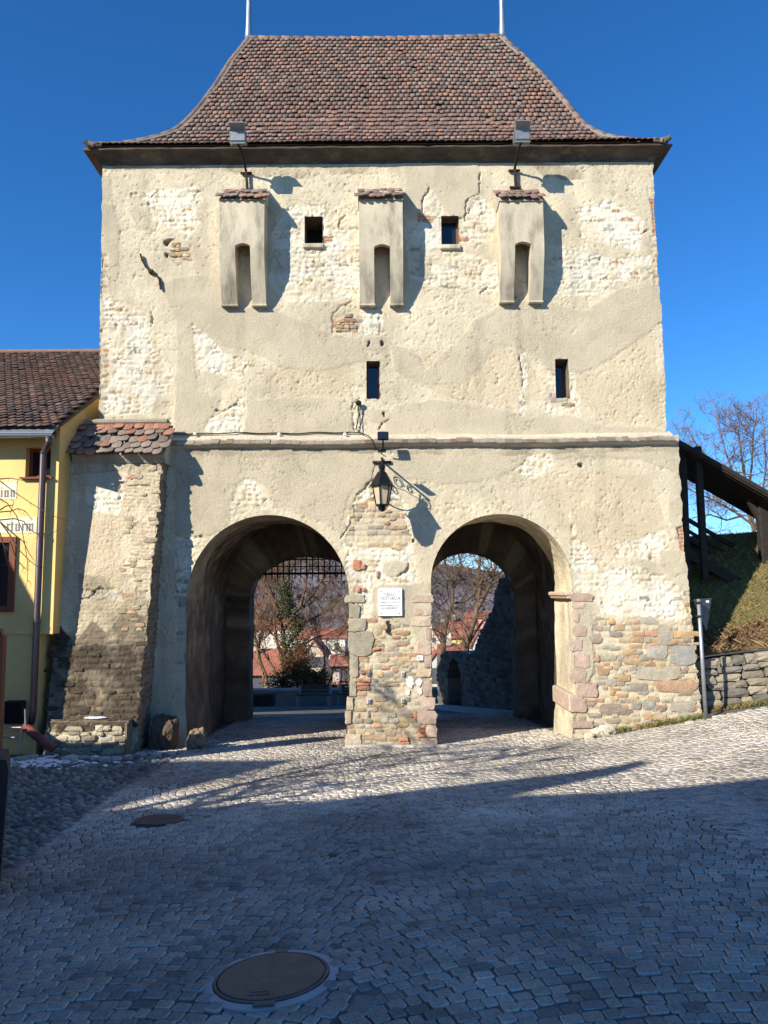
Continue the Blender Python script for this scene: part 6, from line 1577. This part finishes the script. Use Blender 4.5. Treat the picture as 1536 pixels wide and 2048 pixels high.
# terrain and hill
def ter_z(X, Y): return np.interp(Y, [34, 37, 60, 120, 260, 1200], [-3.2, -4.6, -11, -14, -14, -10]) + 1.2 * fbm(X, Y, .03, 3, 2)
grid_sheet('terrain', np.linspace(-700, 700, 120), np.concatenate([np.linspace(34.5, 120, 60), np.linspace(125, 1200, 60)]), ter_z, MT['terrain'])
hx_ = np.linspace(-420, 330, 620); hy_ = np.linspace(300, 680, 230); X, Y = np.meshgrid(hx_, hy_)
top_px = [(-400, 1000), (300, 1040), (620, 1085), (760, 1104), (870, 1126), (930, 1133), (1010, 1146), (1300, 1170), (1900, 1180)]
crest = np.array([P(float(np.interp(x / 620 * F + 768, [a for a, b in top_px], [a for a, b in top_px])), float(np.interp(x / 620 * F + 768, [a for a, b in top_px], [b for a, b in top_px])), 620).z for x in hx_]) - 5
t = np.clip((Y - 300) / 320, 0, 1); Zh = -14 + (crest[None] + 14) * (t * t * (3 - 2 * t)) ** .9 + 4 * fbm(X, Y, .012, 4, 6) * t
sp_n = rng.uniform(0, 1, X.shape) ** 2; Zh += sp_n * 4.5 * np.clip(t * 4, 0, 1)
Cn = fbm(X, Y, .02, 4, 8); C = np.array((.128, .110, .122)) * (1 + .25 * Cn + .5 * (sp_n - .35))[..., None]
ev = (fbm(X, Y, .013, 3, 18) > .30); C[ev] = C[ev] * np.array((.55, .7, .5))
nx = len(hx_); i = np.arange((len(hy_) - 1) * nx).reshape(len(hy_) - 1, nx)[:, :-1].ravel()
hill = link('hill', quad_mesh('hill', np.stack([X, Y, Zh], -1).reshape(-1, 3), np.stack([i, i + 1, i + nx + 1, i + nx], 1), np.clip(C, .01, 1).reshape(-1, 3)), MT['hill'], None, False); hill['kind'] = 'structure'

# town houses below
def town_house(px0, px1, py_eave, py_ridge, py_base, Y, wcol, label, depth=9, gable=False, wins=3, rcol=(1, 1, 1)):
    a = P(px0, py_eave, Y); b = P(px1, py_eave, Y); zb = min(P(px0, py_base, Y).z, -6.0); zr_ = P(px0, py_ridge, Y + (0 if gable else depth / 2)).z
    o = empty('town_house', ((a.x + b.x) / 2, Y, zb), label, 'house', 'houses of the lower town'); m = MB()
    m.box(((a.x + b.x) / 2, Y + depth / 2, (zb + a.z) / 2), (b.x - a.x, depth, a.z - zb), None, wcol); m.build('wall', MT['hwall'], o)
    rm = MB(); ov = .35
    if gable:
        xm = (a.x + b.x) / 2; rm.prism([Vector((a.x - ov, Y - .15, a.z - .15)), Vector((xm, Y - .15, zr_ + .25)), Vector((b.x + ov, Y - .15, a.z - .15)), Vector((b.x + ov, Y - .15, a.z - .35)), Vector((xm, Y - .15, zr_)), Vector((a.x - ov, Y - .15, a.z - .35))], (0, depth, 0))
        g_ = MB(); g_.prism([Vector((a.x, Y + .01, a.z)), Vector((b.x, Y + .01, a.z)), Vector((xm, Y + .01, zr_))], (0, .3, 0), wcol); g_.build('gable', MT['hwall'], o)
    else: rm.prism([Vector((a.x - ov, Y - ov, a.z - .1)), Vector((a.x - ov, Y + depth / 2, zr_)), Vector((a.x - ov, Y + depth + ov, a.z - .1))], (b.x - a.x + 2 * ov, 0, 0))
    ro = rm.build('roof', MT['redroof'], o); ch = MB(); ch.box((a.x + (b.x - a.x) * .3, Y + depth * .4, zr_ + .3), (.5, .5, .8), None, (.5, .4, .33)); ch.build('chimney', MT['hwall'], ro)
    for k in range(wins):
        for zf in (.62,) if a.z - zb < 5 else (.8, .45):
            m = MB(); x = a.x + (b.x - a.x) * (k + .5) / wins; m.box((x, Y - .01, a.z - (a.z - zb) * (1 - zf)), (.9, .08, 1.3), None, (.10, .10, .11)); m.build('window', MT['hwall'], o)
CRM = (.72, .63, .42)
town_house(470, 560, 1348, 1298, 1400, 62, CRM, 'cream house with a broad red roof at the left of the left arch', 8)
town_house(606, 648, 1312, 1284, 1345, 95, (.6, .5, .38), 'small house with a pointed red gable behind the ivy tree', 8, True)
town_house(592, 690, 1276, 1256, 1320, 140, (.74, .7, .6), 'long red roofed house high in the left arch', 9)
town_house(664, 720, 1330, 1308, 1375, 70, (.55, .5, .44), 'red roofed house at the right side of the left arch', 7)
town_house(655, 700, 1378, 1362, 1398, 58, (.5, .16, .12), 'small red walled house low behind the second bench', 6)
town_house(505, 600, 1258, 1240, 1300, 170, (.66, .6, .5), 'distant house with a dull red roof on the left', 9)
town_house(892, 960, 1275, 1238, 1330, 105, (.78, .62, .22), 'yellow house with a big red roof in the right arch', 9)
town_house(884, 902, 1268, 1252, 1320, 92, (.66, .62, .55), 'white gabled house at the left of the right arch', 8, True, 1)
town_house(946, 972, 1290, 1262, 1330, 88, (.68, .64, .57), 'white gabled house next to the citadel wall', 8, True, 1)
town_house(888, 932, 1312, 1288, 1340, 78, (.76, .68, .45), 'low house with an orange roof just above the wall doorway', 7)
town_house(862, 884, 1322, 1306, 1400, 66, (.6, .57, .5), 'narrow pale house at the edge of the pier', 7, True, 1)
town_house(940, 1010, 1235, 1222, 1300, 150, (.7, .3, .25), 'distant pinkish house below the hill', 9)
# more of the lower town, hidden from here behind the pier and the jambs
for k, (a_, b_, e_, r_, Y_, c_) in enumerate(((330, 420, 1345, 1300, 66, (.7, .62, .5)), (400, 480, 1310, 1278, 100, (.74, .6, .36)), (712, 770, 1345, 1312, 74, (.72, .66, .55)), (770, 850, 1318, 1285, 98, (.62, .5, .4)), (690, 800, 1280, 1258, 150, (.7, .66, .58)), (800, 880, 1268, 1246, 165, (.66, .55, .4)), (1010, 1090, 1300, 1262, 92, (.7, .62, .45)), (1090, 1180, 1330, 1290, 76, (.66, .6, .52)))):
    town_house(a_, b_, e_, r_, e_ + 70, Y_, c_, 'red roofed house hidden behind the gate masonry, %s from the left' % ('first', 'second', 'third', 'fourth', 'fifth', 'sixth', 'seventh', 'eighth')[k], 8, k % 3 == 2)
# trees behind the gate
def limb_tree(label, Y, limbs, seed, col, tl=1.0, lv0=3, ox=850, oy=1080, sc=4.876, dens=3, tmin=.010):
    rr = random.Random(seed); b0 = P(ox + limbs[0][1][0][0] / sc, oy + limbs[0][1][0][1] / sc, Y); root = empty('bare_tree', b0, label, 'tree'); tr = MB(); cr = MB()
    def twg(p, d, L, rad, lv):
        pts = [p]; rs = [rad]; q = p.copy(); dd = d.copy()
        for k in range(3):
            dd = (dd + Vector((rr.gauss(0, .2), rr.gauss(0, .2), rr.gauss(0, .15) + .06))).normalized(); q = q + dd * L / 3; pts.append(q.copy()); rs.append(rad * (1 - .2 * (k + 1)))
        cr.tube(pts, rs, 4 if lv < 2 else 3, False)
        if lv >= 4: return
        for k in range(3):
            ax = Vector((rr.gauss(0, 1), rr.gauss(0, 1), rr.gauss(0, .6))).normalized(); nd = (dd * .8 + ax * .75).normalized(); twg(pts[rr.randint(1, 3)], nd, L * rr.uniform(.55, .8), max(rad * .6, tmin), lv + 1)
    for n_, (r0, pl, r1) in enumerate(limbs):
        pts = [P(ox + x / sc, oy + y / sc, Y) + Vector((0, rr.gauss(0, .15) if k else 0, 0)) for k, (x, y) in enumerate(pl)]
        if n_ == 0: pts = [pts[0] + Vector((0, 0, -2.5))] + pts
        rs = list(np.linspace(r0, r1, len(pts))); tr.tube(pts, rs, 8, False)
        for a, b, ra in zip(pts[1:-1], pts[2:], rs[1:]):
            for k in range(dens if n_ else dens - 1):
                p = a.lerp(b, rr.random()); d = (b - a).normalized(); ax = Vector((rr.gauss(0, 1), rr.gauss(0, .6), rr.gauss(.3, .6))).normalized(); twg(p, (d * .5 + ax).normalized(), rr.uniform(.7, 1.3) * tl, min(ra * .4, .035), 1)
        twg(pts[-1], (pts[-1] - pts[-2]).normalized(), .9 * tl, r1 * .8, 1)
    for ob in (tr.build('trunk', MT['bark'], root, True), cr.build('crown', MT['bark'], root)): ob.color = (*col, 1)
limb_tree('dark leafless tree with a thick trunk left in the right arch', 39, [(.14, [(175, 1150), (180, 1000), (195, 880), (230, 720), (265, 600), (272, 460), (240, 370), (205, 250), (180, 150)], .05), (.07, [(240, 700), (160, 690), (95, 600), (60, 500)], .03), (.07, [(262, 620), (380, 600), (470, 540), (530, 480), (600, 440)], .03), (.06, [(272, 460), (310, 330), (345, 250), (330, 150), (360, 90)], .03), (.05, [(190, 1060), (120, 940), (60, 850), (20, 700)], .03), (.04, [(262, 640), (225, 520), (215, 400), (150, 320), (80, 280)], .02)], 5, (.75, .70, .66))
limb_tree('forked bare tree before the red roofs in the right arch', 36.5, [(.17, [(395, 1140), (410, 1000), (450, 860), (490, 740), (515, 620), (540, 480), (528, 340), (525, 180), (540, 60)], .05), (.11, [(505, 680), (570, 560), (640, 440), (665, 340), (690, 240), (720, 150)], .04), (.07, [(425, 1010), (500, 900), (590, 760), (690, 690), (760, 640)], .03), (.07, [(545, 460), (480, 400), (400, 380), (330, 390), (270, 400)], .03), (.06, [(530, 440), (580, 340), (640, 260), (650, 120)], .03), (.06, [(650, 430), (720, 390), (790, 330), (850, 300)], .02), (.05, [(400, 1060), (360, 980), (310, 900), (280, 860)], .02)], 6, (.95, .82, .72))
limb_tree('tall leafless tree behind the covered stairway at the right', 46, [(.16, [(1512, 1100), (1505, 1040), (1494, 980), (1484, 920), (1476, 868)], .04), (.10, [(1508, 1060), (1488, 1010), (1455, 960), (1420, 920), (1385, 880)], .03), (.09, [(1506, 1050), (1470, 1025), (1430, 1000), (1390, 985), (1350, 965)], .02), (.09, [(1502, 1020), (1470, 950), (1450, 900), (1438, 855)], .03), (.09, [(1510, 1060), (1522, 1000), (1532, 940), (1530, 870)], .03), (.07, [(1490, 1030), (1455, 1040), (1420, 1030), (1385, 1035)], .02), (.08, [(1496, 990), (1508, 930), (1505, 870), (1512, 840)], .03), (.07, [(1478, 985), (1430, 945), (1400, 930), (1360, 915)], .02)], 15, (1.1, .93, .82), 1.25, ox=0, oy=0, sc=1, dens=7, tmin=.011)
bare_tree('bare_tree', P(548, 1390, 40) + Vector((0, 0, -1.5)), 10, 12, 'pale barked leafless tree in the left arch', trunk_r=.20, levels=6, spread=.5, twig=.010, col=(1.5, 1.15, .85))
iv, crm, trm = bare_tree('ivy_tree', P(575, 1390, 37.5) + Vector((0, 0, -1.2)), 8.5, 44, 'ivy covered bush of bare branches above the benches', trunk_r=.22, levels=6, spread=.62, twig=.009, col=(1.2, .85, .6), nb=(2, 4))
limb_tree('grey barked tree with ivy on its trunk in the left arch', 38.5, [(.17, [(572, 1400), (570, 1330), (566, 1270), (556, 1220), (540, 1180), (530, 1150)], .06), (.09, [(568, 1260), (590, 1225), (625, 1190), (650, 1150), (670, 1120)], .04), (.07, [(570, 1300), (610, 1245), (650, 1225), (680, 1200)], .03), (.07, [(560, 1230), (580, 1180), (585, 1130), (578, 1090)], .03), (.06, [(566, 1290), (535, 1260), (515, 1230), (500, 1200)], .03), (.06, [(600, 1215), (612, 1170), (620, 1120)], .03), (.05, [(640, 1160), (660, 1180), (690, 1190)], .02)], 25, (1.0, .8, .62), 1.1, ox=0, oy=0, sc=1, dens=4, tmin=.012)
bare_tree('bare_shrub', P(655, 1385, 38) + Vector((0, 0, -1.0)), 8.0, 63, 'reddish thicket of bare twigs right of the ivy', trunk_r=.10, levels=6, spread=.7, twig=.009, col=(1.15, .85, .68), nb=(2, 3), first=.3)
bare_tree('bare_shrub', P(610, 1388, 36.5) + Vector((0, 0, -.8)), 4.5, 64, 'low brown bare thicket just behind the bench', trunk_r=.08, levels=6, spread=.75, twig=.009, col=(1.3, .8, .5), nb=(3, 4), first=.25)
bare_tree('bare_shrub', P(735, 1390, 37.5) + Vector((0, 0, -1.0)), 6, 71, 'bare thicket hidden just behind the pier', trunk_r=.12, levels=5, spread=.6, twig=.012, col=(1.1, .85, .68), nb=(2, 3), first=.3)
bare_tree('bare_shrub', P(800, 1390, 38) + Vector((0, 0, -1.0)), 7, 72, 'bare thicket hidden behind the right edge of the pier', trunk_r=.12, levels=5, spread=.6, twig=.012, col=(1.1, .85, .68), nb=(2, 3), first=.3)
bare_tree('bare_shrub', P(430, 1390, 38) + Vector((0, 0, -1.0)), 7, 73, 'bare thicket hidden behind the left vault wall', trunk_r=.12, levels=5, spread=.6, twig=.012, col=(1.1, .85, .68), nb=(2, 3), first=.3)
# ivy leaves
n = 9000; rg = np.random.default_rng(8); cpt = P(582, 1360, 37.0); pts = []
lob = [(-.2, 3.4, .35, .6), (-.3, 4.2, .3, .6), (0, 0, .9, .8), (.25, .9, .8, .9), (-.1, 1.8, .6, .8), (.9, .1, .7, .6), (1.3, -.4, .9, .5), (-.5, -.2, .6, .6), (.3, 2.7, .4, .6), (2.0, -.6, .6, .45)]
for (lx, lz, rx, rz) in lob:
    k = n // len(lob); v = rg.normal(0, .5, (k, 3)); pts.append(np.stack([cpt.x + lx + v[:, 0] * rx, cpt.y + v[:, 1] * .7, cpt.z + lz + v[:, 2] * rz], 1))
pts = np.concatenate(pts); n = len(pts); s = rg.uniform(.03, .065, n); A = rg.normal(0, 1, (n, 3)); A /= np.linalg.norm(A, axis=1)[:, None]; B = np.cross(A, rg.normal(0, 1, (n, 3))); B /= np.linalg.norm(B, axis=1)[:, None]
V = np.stack([pts - A * s[:, None], pts - B * s[:, None] * .7, pts + A * s[:, None], pts + B * s[:, None] * .7], 1).reshape(-1, 3)
base = np.array([(.045, .065, .022), (.06, .075, .025), (.13, .075, .04), (.035, .05, .018)])[rg.integers(0, 4, n)] * rg.uniform(.6, 1.4, n)[:, None]
link('ivy_leaves', np_mesh('ivy_leaves', V, np.arange(n) * 4, np.full(n, 4), np.arange(n * 4), np.repeat(base, 4, 0)), MT['leaf'], iv, False, 'stuff')

# ================================================================== unseen houses that shade the street and the benches beyond the gate
def back_house(name, x0, x1, y0, y1, ze, zr, label):
    o = empty(name, ((x0 + x1) / 2, (y0 + y1) / 2, 0), label, 'house'); m = MB(); m.box(((x0 + x1) / 2, (y0 + y1) / 2, ze / 2 - .5), (x1 - x0, y1 - y0, ze + 1)); m.build('wall', MT['ochre_shade'], o)
    ym = (y0 + y1) / 2; m = MB(); m.prism([Vector((x0 - .2, y0 - .4, ze - .2)), Vector((x0 - .2, ym, zr)), Vector((x0 - .2, y1 + .4, ze - .2))], (x1 - x0 + .4, 0, 0)); m.build('roof', MT['redroof'], o); return o
SHX, SHY = .719 * 1.0, .695
bh = back_house('town_house', -16.28, -4.4, -5.2, 1.0, 5.5, 8.35, 'house at the back of the viewer that shades the street')
m = MB(); m.prism([Vector((-13.0, -2.45, 8.0)), Vector((-10.35, -2.45, 9.62)), Vector((-9.9, -2.45, 9.86)), Vector((-10.25, -2.45, 9.0)), Vector((-10.6, -2.45, 7.9)), Vector((-13.0, -2.45, 7.6))], (0, .35, 0)); m.build('shadow_wedge', MT['redroof'], bh)  # thin unseen wedge, shaped to cast the pointed shadow on the street
bh2 = back_house('town_house', -32, -16.5, -5.3, .9, 7.4, 10.75, 'taller unseen house at the back left, added to shade the street')  # added so that its ridge shades the left part of the street
bh3 = back_house('town_house', -24, -8.4, 20.0, 27.0, 5.0, 9.0, 'unseen house behind the yellow house, added to shade the benches')  # added to put the benches and parapet in shadow
# unseen at the left: gabled house fitted to its shadow, wall added for shade
o = empty('town_house', (-12, 8, 0), 'gabled house at the left, out of the picture', 'house')
m = MB(); m.prism([Vector((-17, 9.0, -1)), Vector((-9.9, 9.0, -1)), Vector((-9.9, 9.0, 4.6)), Vector((-10.18, 9.0, 5.1)), Vector((-10.75, 9.0, 6.1)), Vector((-12.4, 9.0, 9.0)), Vector((-17, 9.0, 9.0))], (-4.14, -4.0, 0)); m.build('wall', MT['ochre_shade'], o)
gwl = MB(); gwl.prism([Vector((-9.88, 9, -1)), Vector((-7.06, 9, -1)), Vector((-7.06, 9, 4.2)), Vector((-7.9, 9, 4.1)), Vector((-8.0, 9, 2.75)), Vector((-9.88, 9, 2.8))], (-.2, -.25, 0), (.4, .36, .3)); gw = gwl.build('shade_wall', MT['rubble']); tag(gw, 'unseen wall at the left, added to shade the left gateway', 'wall')  # added wall; its raised end is shaped to shade the left arch floor
